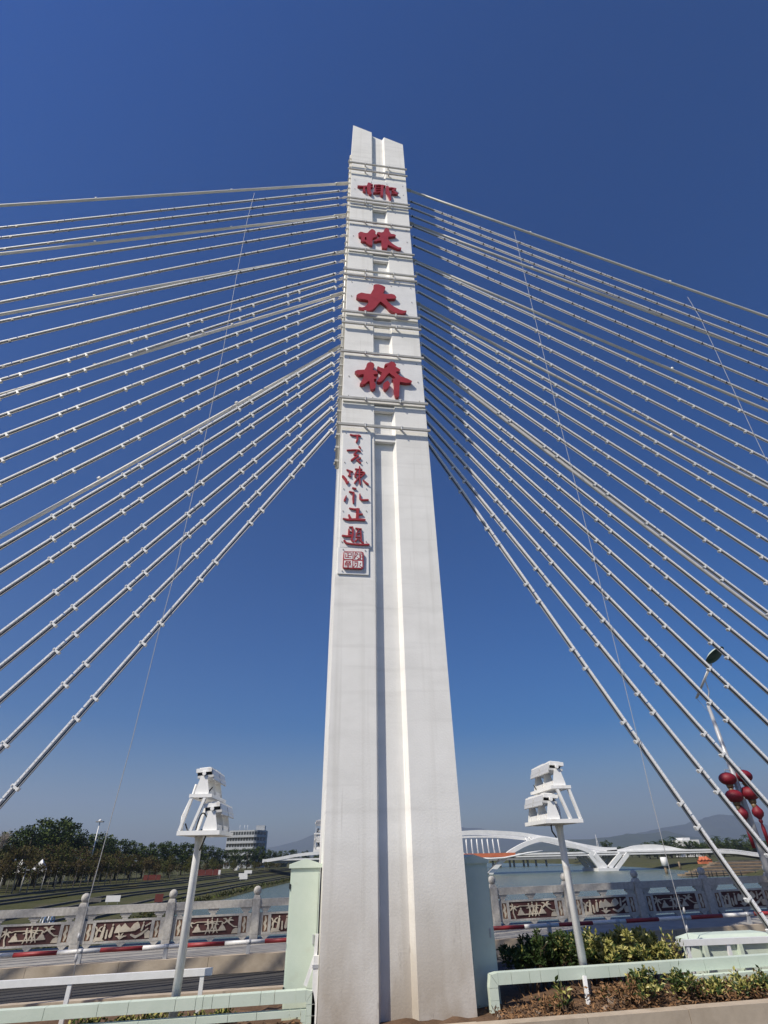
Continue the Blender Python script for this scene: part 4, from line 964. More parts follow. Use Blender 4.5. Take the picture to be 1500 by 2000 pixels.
lnpx = [(1421, 1521, -1, 'upper left red lantern on the street lamp pole', 1.0, 0), (1452, 1516, 1, 'upper right red lantern on the street lamp pole', 1.0, 0), (1434, 1555, -1, 'second red lantern down on the left of the lamp pole', 1.0, 0), (1464, 1549, 1, 'second red lantern down on the right of the lamp pole', 1.08, 0),
        (1449, 1586, -1, 'small dark red knot ornament low on the left of the lamp pole', .6, 1), (1479, 1584, 1, 'small dark red knot ornament low on the right of the lamp pole', .6, 1)]
for u, v, sgn, lab, sc, kind in lnpx:
    c = WY(u, v, 18.9); o = thing('lantern' if not kind else 'knot_ornament', c, lab, 'lantern' if not kind else 'ornament', 'red lanterns on the street lamp' if not kind else 'knot ornaments on the street lamp')
    f = (c.z - sb.z) / (st_.z - sb.z); px = sb.lerp(st_, f)
    if not kind:
        R1 = .285 * sc
        prof = [(R1 * math.cos(rad(q)) if abs(q) < 80 else R1 * .2, R1 * .72 * math.sin(rad(q))) for q in range(-80, 81, 10)]
        g = MB(); n = 24; base = len(g.v)
        g.lathe(c, prof, 24)
        for i, p in enumerate(g.v):
            k = i % 24
            if k % 2: dxy = Vector((p.x - c.x, p.y - c.y, 0)); p -= dxy * .045
        part('shade', g, 'lantern', o)
        part('collar', MB().lathe(c, [(.10 * sc, -.29 * sc), (.12 * sc, -.20 * sc), (.12 * sc, -.19 * sc)], 12), 'gold', o)
        part('tassel', MB().lathe(c, [(.012, -.46 * sc), (.06 * sc, -.42 * sc), (.085 * sc, -.292 * sc)], 12), 'gold', o)
        part('hanger', MB().tube([c + Vector((0, 0, .2)), c + Vector((0, 0, .29)), Vector((px.x, px.y, c.z + .30))], .013, 6), 'pole_grey', o)
    else:
        part('upper_knot', MB().lathe(c, [(.02, .38), (.045, .34), (.03, .24), (.05, .20), (.10, .12), (.17, .02), (.185, -.06), (.15, -.15), (.07, -.22), (.05, -.26)], 14), 'lantern', o)
        part('long_tassel', MB().lathe(c, [(.055, -1.05), (.06, -.5), (.03, -.37), (.06, -.33), (.06, -.265)], 10), 'lantern', o)
        part('hanger', MB().tube([c + Vector((0, 0, .385)), Vector((px.x, px.y, c.z + .40))], .012, 6), 'pole_grey', o)

# ================================================================== plants in the median
def leaf(mb, p, d, l, w, rnd, mi=0):
    d = d.normalized(); s_ = d.cross(Vector((rnd.uniform(-1, 1), rnd.uniform(-1, 1), rnd.uniform(-.4, 1))))
    if s_.length < .05: s_ = Vector((1, 0, 0))
    s_.normalize(); nrm = s_.cross(d); m_ = p + d * l * .5 - nrm * w * .18
    mb.add([p, m_ + s_ * w * .5 + nrm * w * .22, p + d * l - nrm * l * .12, m_ - s_ * w * .5 + nrm * w * .22, m_], [(0, 1, 4), (1, 2, 4), (2, 3, 4), (3, 0, 4)], mi, False)
def shrub(x, y, h, r, n, mats, mix, label, seed, ll=(.05, .095), z0=None, cat='shrub', grp='shrubs in the planted strip', name='shrub'):
    rnd = random.Random(seed); z0 = 0.2 + GRADE * x if z0 is None else z0
    o = thing(name, (x, y, z0), label, cat, grp); base = Vector((x, y, z0))
    g = MB(); tips = []
    for k in range(14):
        a = rnd.uniform(0, 6.28); q = rnd.uniform(.15, 1) * r
        tip = base + Vector((math.cos(a) * q, math.sin(a) * q, h * rnd.uniform(.62, 1.0) * (1 - .18 * (q / r) ** 2)))
        b0 = base + Vector((math.cos(a) * q * .25, math.sin(a) * q * .25, -.02)); mid = b0.lerp(tip, .5) + Vector((rnd.uniform(-.05, .05), rnd.uniform(-.05, .05), 0))
        g.tube([b0, mid, tip], [.011, .008, .004], 4, cap=False); tips.append((b0, mid, tip))
        for _ in range(2):
            t2 = mid.lerp(tip, rnd.uniform(0, .6)); e = t2 + Vector((rnd.uniform(-.2, .2) * r / .4, rnd.uniform(-.2, .2) * r / .4, rnd.uniform(.05, .28) * h)); e.z = min(e.z, z0 + h)
            g.tube([t2, e], [.006, .003], 4, cap=False); tips.append((t2, t2.lerp(e, .5), e))
    part('stem', g, 'twig', o)
    L = MB()
    for _ in range(n):
        b0, mid, tip = rnd.choice(tips); q = rnd.random() ** .55; p = mid.lerp(tip, q) + Vector((rnd.gauss(0, .02), rnd.gauss(0, .02), rnd.gauss(0, .02)))
        d = Vector((rnd.uniform(-1, 1), rnd.uniform(-1, 1), rnd.uniform(-.2, 1.1)))
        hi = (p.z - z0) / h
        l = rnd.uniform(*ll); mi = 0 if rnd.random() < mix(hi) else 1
        leaf(L, p, d, l, l * rnd.uniform(.36, .5), rnd, mi)
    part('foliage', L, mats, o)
    return o
YH = 11.35
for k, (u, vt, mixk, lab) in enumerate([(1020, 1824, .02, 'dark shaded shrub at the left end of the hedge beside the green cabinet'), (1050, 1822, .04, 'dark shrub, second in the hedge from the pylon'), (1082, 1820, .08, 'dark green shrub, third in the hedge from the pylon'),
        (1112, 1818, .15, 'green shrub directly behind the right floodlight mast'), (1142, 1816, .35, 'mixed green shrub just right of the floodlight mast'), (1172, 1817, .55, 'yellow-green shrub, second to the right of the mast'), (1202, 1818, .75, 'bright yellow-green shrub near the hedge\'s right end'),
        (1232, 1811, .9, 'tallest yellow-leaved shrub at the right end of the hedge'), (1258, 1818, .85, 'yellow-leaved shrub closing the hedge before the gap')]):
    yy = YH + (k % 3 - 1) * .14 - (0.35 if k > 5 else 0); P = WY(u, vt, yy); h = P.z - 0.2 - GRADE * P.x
    shrub(P.x, yy, h * 1.04, .50, 2600 if k < 5 else 2300, ['leaf_y', 'leaf_d'], (lambda hi, m=mixk: m * (.35 + .9 * hi)), lab, 20 + k, (.05, .085) if k < 5 else (.065, .115))  # darker leaf mix towards the pylon puts its shade into the colour
P = WY(1310, 1818, 10.75); shrub(P.x, 10.75, P.z - .28, .20, 240, ['leaf_y', 'leaf_d'], lambda hi: .7, 'narrow yellow-green shrub standing alone before the white rail', 41)
P = WY(1262, 1898, 9.85); shrub(P.x, 9.85, P.z - .2, .34, 620, ['leaf_y', 'leaf_d'], lambda hi: .38, 'low leafy plant under the right duct near the kerb', 42)
P = WY(1318, 1905, 9.85); shrub(P.x, 9.85, P.z - .2, .32, 560, ['leaf_y', 'leaf_d'], lambda hi: .28, 'low dark leafy plant right of the rocks under the duct', 43)
P = WY(1385, 1915, 9.8); shrub(P.x, 9.8, P.z - .22, .22, 360, ['leaf_y', 'leaf_d'], lambda hi: .6, 'low yellow-green plant under the lower right duct', 44)
P = WY(1435, 1912, 9.8); shrub(P.x, 9.8, P.z - .22, .24, 400, ['leaf_y', 'leaf_d'], lambda hi: .6, 'second low yellow-green plant under the lower right duct', 45)
P = WY(1492, 1908, 9.8); shrub(P.x, 9.8, P.z - .22, .24, 400, ['leaf_y', 'leaf_d'], lambda hi: .5, 'low yellow-green plant at the right picture edge', 46)
P = WY(1097, 1925, 9.85); shrub(P.x, 9.85, P.z - .22, .10, 34, ['leaf_y', 'leaf_d'], lambda hi: .6, 'small green seedling left of the floodlight mast\'s foot', 47, (.09, .14))
for k, u in enumerate((175, 250, 300, 345, 390, 435)):
    P = WY(u, 1978 + rj.uniform(-5, 5), 10.6)
    shrub(P.x, 10.6 + .08 * (k % 2), max(.12, P.z - .2), .22, 190, ['leaf_y', 'leaf_d'], lambda hi: .55, f'low yellow-green plant under the left duct, {ORD[k]} from the left', 60 + k)
# withered undergrowth between hedge and kerb
for k, (u, vt) in enumerate(((1085, 1948), (1186, 1925), (1222, 1915), (1345, 1925), (1410, 1928), (1465, 1925))):
    P = WY(u, vt, 9.95 + .12 * (k % 2)); shrub(P.x, P.y, max(.15, P.z - .24), .30, 420, ['litter', 'leaf_d'], lambda hi: .8, f'withered brown undergrowth, {ORD[k]} clump from the left behind the right kerb', 80 + k, (.04, .085), name='dry_shrub', grp='withered undergrowth in the planted strip')
# rocks by the kerb
def rock(u, v, r, label, seed):
    rnd = random.Random(seed); p = WZ(u, v, .25); bm = bmesh.new(); bmesh.ops.create_icosphere(bm, subdivisions=2, radius=1)
    for q in bm.verts:
        n_ = q.co.copy(); k = 1 + rnd.uniform(-.16, .12); q.co = Vector((n_.x * r * 1.15 * k, n_.y * r * k, n_.z * r * .85 * k))
    g = MB().add([q.co + Vector((p.x, p.y, .22 + GRADE * p.x + r * .6)) for q in bm.verts], [[q.index for q in f.verts] for f in bm.faces], 0, False); bm.free()
    solo('rock', g, 'rock', (p.x, p.y, .22 + GRADE * p.x), label, 'rock', 'rocks on the median soil')
rock(1196, 1972, .105, 'largest brown rock lying at the kerb under the right duct', 1)
rock(1187, 1980, .05, 'small pale stone in front of the largest rock', 2); rock(1171, 1960, .055, 'pale stone left of the largest rock', 3); rock(1162, 1952, .06, 'pale stone beside the floodlight mast\'s foot', 4)
rock(1052, 1985, .035, 'small pale stone on the kerb edge near the pylon', 5); rock(978, 1990, .045, 'pale stone beside the duct leg by the pylon', 6); rock(1130, 1912, .04, 'pale stone under the duct left of the mast', 7)
# dry litter, nobody could count it
g = MB(); rnd = random.Random(9)
for _ in range(5200):
    x = rnd.uniform(2.9, 9.0) if rnd.random() < .8 else rnd.uniform(-4, .2); y = 9.5 + abs(rnd.gauss(0, .55)); 
    if y > 12.4: continue
    hz = .24 + GRADE * x + (rnd.random() ** 2) * (.26 if x > 4.2 else .05) * math.exp(-((y - 10.1) / .7) ** 2)
    d = Vector((rnd.uniform(-1, 1), rnd.uniform(-1, 1), rnd.uniform(-.1, .6)))
    leaf(g, Vector((x, y, hz)), d, rnd.uniform(.04, .10), rnd.uniform(.012, .035), rnd, 0 if rnd.random() < .75 else 1)
o = link('leaf_litter', g.mesh('leaf_litter', ['litter', 'twig'])); o['kind'] = 'stuff'; tag(o, 'dry brown leaves and twigs strewn over the median soil', 'leaf litter')

# ================================================================== trees
def tree_proto(seed, h, cr, ch, trunk_r, nleaf, ls, mats, bark, limbs=7, base=.35, droop=0.0, lean=0.0):
    rnd = random.Random(seed); T = MB(); tops = []
    bend = Vector((rnd.uniform(-.4, .4) + lean, rnd.uniform(-.4, .4), 0)) * h * .08
    zc = h * base; P0 = Vector((0, 0, -.4)); P1 = Vector((bend.x * .5, bend.y * .5, zc)); P2 = Vector((bend.x, bend.y, h * .86))
    T.tube([P0, P1, P2], [trunk_r * 1.25, trunk_r, trunk_r * .3], 7)
    cen = Vector((bend.x, bend.y, h - ch * .55))
    for k in range(limbs):
        a = 6.28 * k / limbs + rnd.uniform(-.4, .4); q = rnd.uniform(.1, .75); s0 = P1.lerp(P2, q)
        e = cen + Vector((math.cos(a) * cr * rnd.uniform(.5, .95), math.sin(a) * cr * rnd.uniform(.5, .95), ch * rnd.uniform(-.35, .4)))
        m_ = s0.lerp(e, .5) + Vector((0, 0, .06 * h)); T.tube([s0, m_, e], [trunk_r * .45, trunk_r * .28, trunk_r * .1], 5); tops += [e, m_, s0.lerp(e, .75)]
    L = MB(); clumps = []
    for _ in range(int(26 + cr * 3)):
        a = rnd.uniform(0, 6.28); zz = rnd.uniform(-.5, .5); rr = cr * math.sqrt(max(0.05, 1 - (zz * 1.9) ** 2)) * rnd.uniform(.35, 1.0)
        clumps.append((cen + Vector((math.cos(a) * rr, math.sin(a) * rr, zz * ch)), cr * rnd.uniform(.16, .34)))
    for e in tops: clumps.append((e, cr * rnd.uniform(.16, .3)))
    for _ in range(nleaf):
        c, r = rnd.choice(clumps); d = Vector((rnd.gauss(0, 1), rnd.gauss(0, 1), rnd.gauss(0, 1))).normalized()
        p = c + Vector((d.x, d.y, d.z * .75)) * r * (rnd.random() ** .4); p.z -= droop * rnd.random()
        dd = (d + Vector((rnd.uniform(-.7, .7), rnd.uniform(-.7, .7), rnd.uniform(-.3, .6)))).normalized(); l = ls * rnd.uniform(.6, 1.3)
        s_ = dd.cross(Vector((rnd.uniform(-1, 1), rnd.uniform(-1, 1), 1))).normalized() * l * .36
        L.add([p - dd * l * .5, p + s_, p + dd * l * .5, p - s_], [(0, 1, 2, 3)], 0 if rnd.random() < .7 else 1)
    return T.mesh('trunk', bark), L.mesh('crown', mats), h
dense = [tree_proto(100 + k, 10, 4.2, 8.0, .22, 4000, .42, m, 'bark_d', 8, .16) for k, m in enumerate((['crown_d', 'crown_m'], ['crown_d', 'crown_m'], ['crown_m', 'crown_d']))]
olive = [tree_proto(120 + k, 10, 4.8, 7.6, .20, 4200, .36, m, 'bark_d', 9, .2, .4) for k, m in enumerate((['crown_o', 'crown_m'], ['crown_o', 'crown_b'], ['crown_b', 'crown_m']))]
slim = [tree_proto(140 + k, 10, 3.0, 4.6, .16, 1600, .42, m, 'bark', 6, .5, .3, .5 * (k - 1)) for k, m in enumerate((['crown_b', 'crown_o'], ['crown_o', 'crown_m'], ['crown_b', 'crown_m']))]
def plant(name, proto, loc, h, wide, label, group, rz, cat='tree'):
    tm, cm, h0 = proto; o = thing(name, loc, label, cat, group); sc = h / h0
    for nm, me in (('trunk', tm), ('crown', cm)): put(nm, me, o, (0, 0, 0), (0, 0, rz), (sc * wide, sc * wide, sc))
    return o
rt = random.Random(11)
def row(name, protos, items, word, group, where, ground=PARK, wide=(.95, 1.25)):
    for k, (u, vt, Y) in enumerate(items):
        p = WY(u, vt, Y); h = p.z - ground
        plant(name, rt.choice(protos), (p.x, Y, ground), h * rt.uniform(.97, 1.04), rt.uniform(*wide), f'{word}, {ORD[k] if k < 38 else "last"} from left in {where}', group, rt.uniform(0, 6.3))
back = [(-30, 1640, 150), (8, 1630, 165), (40, 1622, 172), (72, 1611, 158), (98, 1601, 165), (120, 1598, 160), (146, 1612, 160), (172, 1634, 165), (196, 1630, 172), (216, 1631, 170), (240, 1640, 185), (264, 1644, 190), (288, 1648, 200), (314, 1644, 210), (338, 1642, 215), (362, 1647, 230), (386, 1646, 232), (410, 1650, 240), (434, 1655, 260), (460, 1658, 280), (486, 1656, 300), (508, 1652, 330), (530, 1658, 370), (552, 1661, 410), (574, 1660, 440), (598, 1662, 470), (622, 1664, 500)]
def base_y(u):
    T = [(-60, 1756)] + tree_px + [(700, 1690)]
    for (a, va), (b, vb) in zip(T, T[1:]):
        if a <= u <= b: return WZ(u, va + (vb - va) * (u - a) / (b - a), PARK).y
    return 400.0
back = [(u, v, base_y(u) + 42 + 8 * (k % 3)) for k, (u, v, _) in enumerate(back)]
row('dense_tree', dense, back, 'dense dark green tree', 'tall trees at the back of the riverside park', "the park's tall back row")
mid = [(-18, 1652, 128), (18, 1648, 130), (54, 1652, 128), (90, 1648, 132), (126, 1646, 130), (162, 1652, 133), (196, 1660, 142), (228, 1664, 152), (262, 1668, 163), (298, 1670, 176), (336, 1670, 190), (376, 1672, 208), (418, 1675, 232), (458, 1679, 262), (498, 1681, 300), (534, 1683, 340)]
mid = [(u, v, base_y(u) + 16 + 5 * (k % 2)) for k, (u, v, _) in enumerate(mid)]
row('olive_tree', olive, mid, 'olive brown feathery tree', 'feathery trees in the middle of the riverside park', "the park's middle row")
fr = []
u = 6
while u < 300:
    vb = 1749 - .093 * u + rt.uniform(-1, 1); p = WZ(u, vb, PARK); fr.append((u, 1683 - .02 * u + rt.uniform(-4, 4), p.y + 2)); u += rt.uniform(10, 14)
row('slender_tree', slim, fr, 'slender pale-trunked tree', 'slender trees in front of the riverside park', "the park's front row", wide=(.8, 1.1))
fr = []
while u < 560:
    vb = 1722 - (u - 300) * .104 + rt.uniform(-1, 1); p = WZ(u, vb, PARK); fr.append((u, 1689 - .012 * (u - 300) + rt.uniform(-2, 2), p.y)); u += rt.uniform(10, 15)
fr += [(505, 1684, 335), (518, 1682, 338), (530, 1684, 340), (541, 1687, 342)]
row('slender_tree', slim, fr, 'small brown-leaved tree', 'small trees farther along the riverside park', 'the row beside the terraces')
RB = -5.2
rb = []
u = 1120
while u < 1530: rb.append((u, 1656 + rt.uniform(-5, 3) - (4 if u > 1370 else 0), 560 + rt.uniform(-30, 60))); u += rt.uniform(13, 19)
row('bank_tree', dense, rb, 'dark green tree', 'trees beyond the arch bridge on the right bank', 'the tree line beyond the arch bridge', RB, (1.3, 1.8))
rb = []
u = 1262
while u < 1530: rb.append((u, 1646 + rt.uniform(-5, 4) - (5 if u > 1380 else 0), 500 + rt.uniform(-10, 20))); u += rt.uniform(12, 17)
row('bank_tree', dense, rb, 'dark bushy tree', 'trees under the palms on the right bank', 'the row under the palms', RB, (1.3, 1.8))
rb = [(u, 1676 + rt.uniform(-3, 2), 700 + rt.uniform(-10, 20)) for u in range(1000, 1120, 13)]
row('bank_tree', olive, rb, 'low bushy tree', 'low trees on the far bank under the arch bridge', 'the far bank under the arch bridge', RB, (1.5, 2.0))
plant('bank_tree', dense[0], (WY(1182, 1640, 560).x, 560, RB), WY(1182, 1641, 560).z - RB, 1.0, 'round dark tree rising above the arch bridge\'s right half', 'trees beyond the arch bridge on the right bank', 1)
# coconut palms
def palm_proto(seed):
    rnd = random.Random(seed); T = MB().tube([(0, 0, -.3), (.3, 0, 5), (.5, .1, 9)], [.22, .16, .12], 7); L = MB(); c = Vector((.5, .1, 9))
    for k in range(15):
        a = 6.28 * k / 15 + rnd.uniform(-.2, .2); el = rnd.uniform(-.1, 1.1); ln = rnd.uniform(2.6, 3.4); pts = []
        for q in range(6):
            w = q / 5; pts.append(c + Vector((math.cos(a) * ln * w * math.cos(el * (1 - w * .6)), math.sin(a) * ln * w * math.cos(el * (1 - w * .6)), ln * w * math.sin(el) - 2.0 * w * w)))
        for p, q in zip(pts, pts[1:]):
            t = (q - p); s_ = t.cross(Vector((0, 0, 1))).normalized()
            for sg in (-1, 1):
                for w in (.0, .33, .66):
                    b0 = p.lerp(q, w); e = b0 + s_ * sg * .55 + t * .5 - Vector((0, 0, .25)); L.add([b0, b0 + t * .3, e], [(0, 1, 2)], 0)
    return T.mesh('trunk', 'bark_d'), L.mesh('fronds', ['crown_d']), 10.5
pp = [palm_proto(k) for k in range(3)]
for k, (u, vt) in enumerate([(1277, 1641), (1294, 1636), (1314, 1631), (1335, 1636), (1397, 1630), (1416, 1634), (1432, 1638), (1453, 1627), (1466, 1636), (1482, 1640), (1498, 1634)]):
    p = WY(u, vt, 520 + 9 * k); o = thing('palm_tree', (p.x, p.y, RB), f'coconut palm, {ORD[k]} from the left above the arch bridge\'s right end', 'palm tree', 'coconut palms on the right bank'); sc = (p.z - RB) / 10.5
    tm, cm, _ = pp[k % 3]; put('trunk', tm, o, (0, 0, 0), (0, 0, k), (sc,) * 3); put('fronds', cm, o, (0, 0, 0), (0, 0, k), (sc * 1.1, sc * 1.1, sc))

# bank scrub along the water
g = MB(); rnd = random.Random(21)
br = bank_row(.06, WATER + .6)
for _ in range(5200):
    k = rnd.randrange(NB - 1); p = br[k].lerp(br[k + 1], rnd.random()) + Vector((rnd.gauss(0, 1.2), rnd.gauss(0, 1.2), abs(rnd.gauss(0, .55)))); 
    d = Vector((rnd.uniform(-1, 1), rnd.uniform(-1, 1), rnd.uniform(0, 1))).normalized(); l = rnd.uniform(.4, .9); s_ = d.cross(Vector((.3, .5, 1))).normalized() * l * .35
    if 25 < p.y < 500: g.add([p - d * l * .5, p + s_, p + d * l * .5, p - s_], [(0, 1, 2, 3)], rnd.randrange(2))
o = link('bank_scrub', g.mesh('bank_scrub', ['crown_m', 'crown_o'])); o['kind'] = 'stuff'; tag(o, 'scrubby green growth along the left water edge', 'scrub')

# ================================================================== far arch bridge
YFB = 364.0
ab = thing('arch_bridge', (WY(1050, 1700, YFB).x, YFB, WATER), 'white wave-shaped arch bridge spanning the river in the distance', 'bridge')
def pl(px, Y=YFB): return [WY(u, v, Y) for u, v in px]
def smooth(P, n=6):
    out = []
    for i in range(len(P) - 1):
        p0 = P[max(i - 1, 0)]; p1 = P[i]; p2 = P[i + 1]; p3 = P[min(i + 2, len(P) - 1)]
        for k in range(n):
            t = k / n; out.append(.5 * ((2 * p1) + (p2 - p0) * t + (2 * p0 - 5 * p1 + 4 * p2 - p3) * t * t + (3 * p1 - p0 - 3 * p2 + p3) * t ** 3))
    return out + [P[-1]]
def ribbon(P, w, h, y0):    # box section swept along a curve of the upright plane
    g = MB(); n = len(P); vv = []
    for i, p in enumerate(P):
        t = (P[min(i + 1, n - 1)] - P[max(i - 1, 0)]).normalized(); u = Vector((-t.z, 0, t.x)); u = u if u.z > 0 else -u
        for a, b in ((-1, -1), (-1, 1), (1, 1), (1, -1)): vv.append(Vector((p.x, y0 + (0 if a < 0 else w), p.z)) + u * h * .5 * b)
    ff = [(i * 4 + k, i * 4 + (k + 1) % 4, i * 4 + 4 + (k + 1) % 4, i * 4 + 4 + k) for i in range(n - 1) for k in range(4)] + [(0, 1, 2, 3), tuple((n - 1) * 4 + k for k in (3, 2, 1, 0))]
    return g.add(vv, ff, 0)
main = smooth(pl([(690, 1659), (730, 1652), (790, 1640), (850, 1631), (901, 1627), (935, 1625), (968, 1626), (1014, 1629), (1055, 1635.5), (1090, 1641), (1120, 1648), (1150, 1654), (1180, 1658.5), (1205, 1659)]))
part('arch_rib', ribbon(main, 2.2, 2.1, YFB), 'far_white', ab)
part('arch_rib', ribbon([p + Vector((0, 0, 0)) for p in main], 2.2, 2.1, YFB + 16), 'far_white', ab)
low = smooth(pl([(760, 1655), (840, 1642), (903, 1635), (970, 1634.5), (1024, 1639), (1060, 1643)]))
part('tie_rib', ribbon(low, 1.4, 1.0, YFB + .3), 'far_white', ab)
cross = smooth(pl([(954, 1708), (968, 1692), (982, 1678), (992, 1667), (1008, 1657), (1026, 1648), (1048, 1641), (1066, 1640), (1086, 1644.5), (1110, 1650.5), (1134, 1657), (1156, 1668), (1172, 1690), (1178, 1702)]))
part('cross_arch', ribbon(cross, 2.4, 2.2, YFB - 2.6), 'far_white', ab)
crossL = smooth(pl([(936, 1708), (922, 1690), (900, 1667), (872, 1650), (840, 1641), (815, 1645), (780, 1657), (740, 1690), (735, 1706)]))
part('cross_arch', ribbon(crossL, 2.4, 2.2, YFB - 2.6), 'far_white', ab)
for k in range(7):
    a = WY(909.6 + 10.25 * k, 1633, YFB + 1); b = WY(912.7 + 10.7 * k, 1667, YFB + 1)
    part('hanger', MB().tube([a, b], .42, 6), 'far_white', ab)
for k, (u0, v0, u1, v1) in enumerate(((1026, 1636, 1032, 1647), (1032, 1635, 1043, 1643), (1040, 1637, 1046, 1642), (1046, 1638, 1052, 1641))):
    part('bracing', MB().tube([WY(u0, v0, YFB), WY(u1, v1, YFB - 1)], .32, 6), 'far_white', ab)
hr = smooth(pl([(1185, 1661), (1215, 1658), (1240, 1651.5), (1273, 1649), (1305, 1652.5), (1333, 1658), (1360, 1658.5), (1400, 1658)]))
hb_ = pl([(1185, 1665.5), (1400, 1664)])
g = MB()
for i in range(len(hr) - 1):
    a, b = hr[i], hr[i + 1]; za = hb_[0].lerp(hb_[1], (a.x - hb_[0].x) / (hb_[1].x - hb_[0].x)).z; zb = hb_[0].lerp(hb_[1], (b.x - hb_[0].x) / (hb_[1].x - hb_[0].x)).z
    g.add([(a.x, YFB, za), (b.x, YFB, zb), (b.x, YFB, b.z), (a.x, YFB, a.z), (a.x, YFB + 2, a.z), (b.x, YFB + 2, b.z)], [(0, 1, 2, 3), (3, 2, 5, 4)])
part('parapet_wave', g, 'far_white', ab)
hl = smooth(pl([(513, 1679), (545, 1674), (583, 1667), (626, 1663), (665, 1664), (700, 1668)]))
g = MB()
for a, b in zip(hl, hl[1:]):
    g.add([(a.x, YFB - 2.2, a.z - 1.5), (b.x, YFB - 2.2, b.z - 1.5), (b.x, YFB - 2.2, b.z), (a.x, YFB - 2.2, a.z), (a.x, YFB, a.z), (b.x, YFB, b.z), (a.x, YFB, a.z - 1.5), (b.x, YFB, b.z - 1.5)], [(0, 1, 2, 3), (3, 2, 5, 4), (0, 6, 7, 1)])
part('parapet_wave', g, 'far_white', ab)
d0 = WY(513, 1682, YFB); d1 = WY(1400, 1663.5, YFB); zt = WY(1180, 1662, YFB).z; zb = WY(1180, 1669.5, YFB).z
part('deck', MB().box(WY(1000, 1665, YFB).x, d1.x, YFB - 2, YFB + 20, zb + .9, zt - .2).box(d0.x, WY(999, 1665, YFB).x, YFB - 2, YFB + 20, WY(940, 1671.5, YFB).z, WY(940, 1668.5, YFB).z), 'far_white', ab)
part('deck_soffit', MB().box(d0.x + 4, WY(999, 1665, YFB).x, YFB - 1, YFB + 19, WY(940, 1676, YFB).z, WY(940, 1671.5, YFB).z - .002), 'far_grey', ab)  # grey lower front puts shading under the white deck edge into the colour
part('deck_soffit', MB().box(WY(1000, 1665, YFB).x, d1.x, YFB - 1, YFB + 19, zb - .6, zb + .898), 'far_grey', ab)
part('edge_beam', MB().box(WY(1000, 1665, YFB).x, d1.x, YFB - 2.3, YFB - 2.01, zb - .2, zb + .5), 'far_white', ab)
# orange side walk with lattice rail
za = WY(945, 1675, YFB).z; zb2 = WY(945, 1666.5, YFB).z
part('orange_walkway', MB().box(WY(880, 1670, YFB).x, WY(1002, 1670, YFB).x, YFB - 4.5, YFB - 2.31, za, za + .6).box(WY(880, 1670, YFB).x, WY(1002, 1670, YFB).x, YFB - 4.7, YFB - 4.51, za + .2, zb2), 'far_orange', ab)
part('walkway_rail', MB().tube(pl([(935, 1676.5), (960, 1677), (985, 1675.5), (1005, 1671.5), (1030, 1666), (1060, 1662)], YFB - 6), .45, 6), 'far_white', ab)
# approach ramp with balusters
ra = smooth(pl([(1400, 1658.5), (1430, 1659.5), (1465, 1664), (1500, 1669), (1540, 1676)]))
g = MB()
for a, b in zip(ra, ra[1:]): g.add([(a.x, YFB - 2, a.z - 2.3), (b.x, YFB - 2, b.z - 2.3), (b.x, YFB - 2, b.z - 1.2), (a.x, YFB - 2, a.z - 1.2), (a.x, YFB + 12, a.z - 1.2), (b.x, YFB + 12, b.z - 1.2), (a.x, YFB + 12, a.z - 2.3), (b.x, YFB + 12, b.z - 2.3)], [(0, 1, 2, 3), (3, 2, 5, 4), (0, 6, 7, 1)])
part('ramp', g, 'far_white', ab); part('ramp_rail', MB().tube(ra, .2, 6), 'far_white', ab)
g = MB()
for a, b in zip(ra, ra[1:]):
    for q in (0, .33, .66): p = a.lerp(b, q); g.box(p.x - .13, p.x + .13, YFB - .1, YFB + .1, p.z - 1.2, p.z)
o = part('baluster', g, 'far_white', ab); o['kind'] = 'stuff'
# Y-shaped pier standing in the water
bp = WY(1182, 1702, YFB)
part('pier_block', MB().box(WY(1164, 1702, YFB).x, WY(1203, 1702, YFB).x, YFB - 4, YFB + 18, WATER - 1, WY(1182, 1695, YFB).z), 'far_white', ab)
for (u0, v0, u1, v1) in ((1147, 1668, 1170, 1697), (1158, 1668, 1184, 1698), (1208, 1668, 1184, 1698), (1222, 1668, 1199, 1698)):
    for dy in (-2, 15): part('pier_leg', MB().beam(WY(u0, v0, YFB) + Vector((0, dy, 0)), WY(u1, v1, YFB) + Vector((0, dy, 0)), 2.2, 1.7, (0, 1, 0)), 'far_white', ab)
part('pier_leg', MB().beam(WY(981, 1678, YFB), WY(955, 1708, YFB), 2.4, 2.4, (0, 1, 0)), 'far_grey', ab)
# low road bridge behind it
ob = thing('road_bridge', (WY(1030, 1690, 520).x, 520, WATER), 'low grey road bridge on piers seen under the arch bridge', 'bridge')
part('deck', MB().box(WY(900, 1676, 520).x, WY(1160, 1676, 520).x, 516, 530, WY(1030, 1679, 520).z, WY(1030, 1675, 520).z), 'far_grey', ob)
for u in (962, 976, 995, 1003, 1022, 1030, 1046, 1066): part('pier', MB().tube([WY(u, 1679, 522), Vector((WY(u, 1679, 522).x, 522, WATER - .5))], .9, 8), 'far_grey', ob)

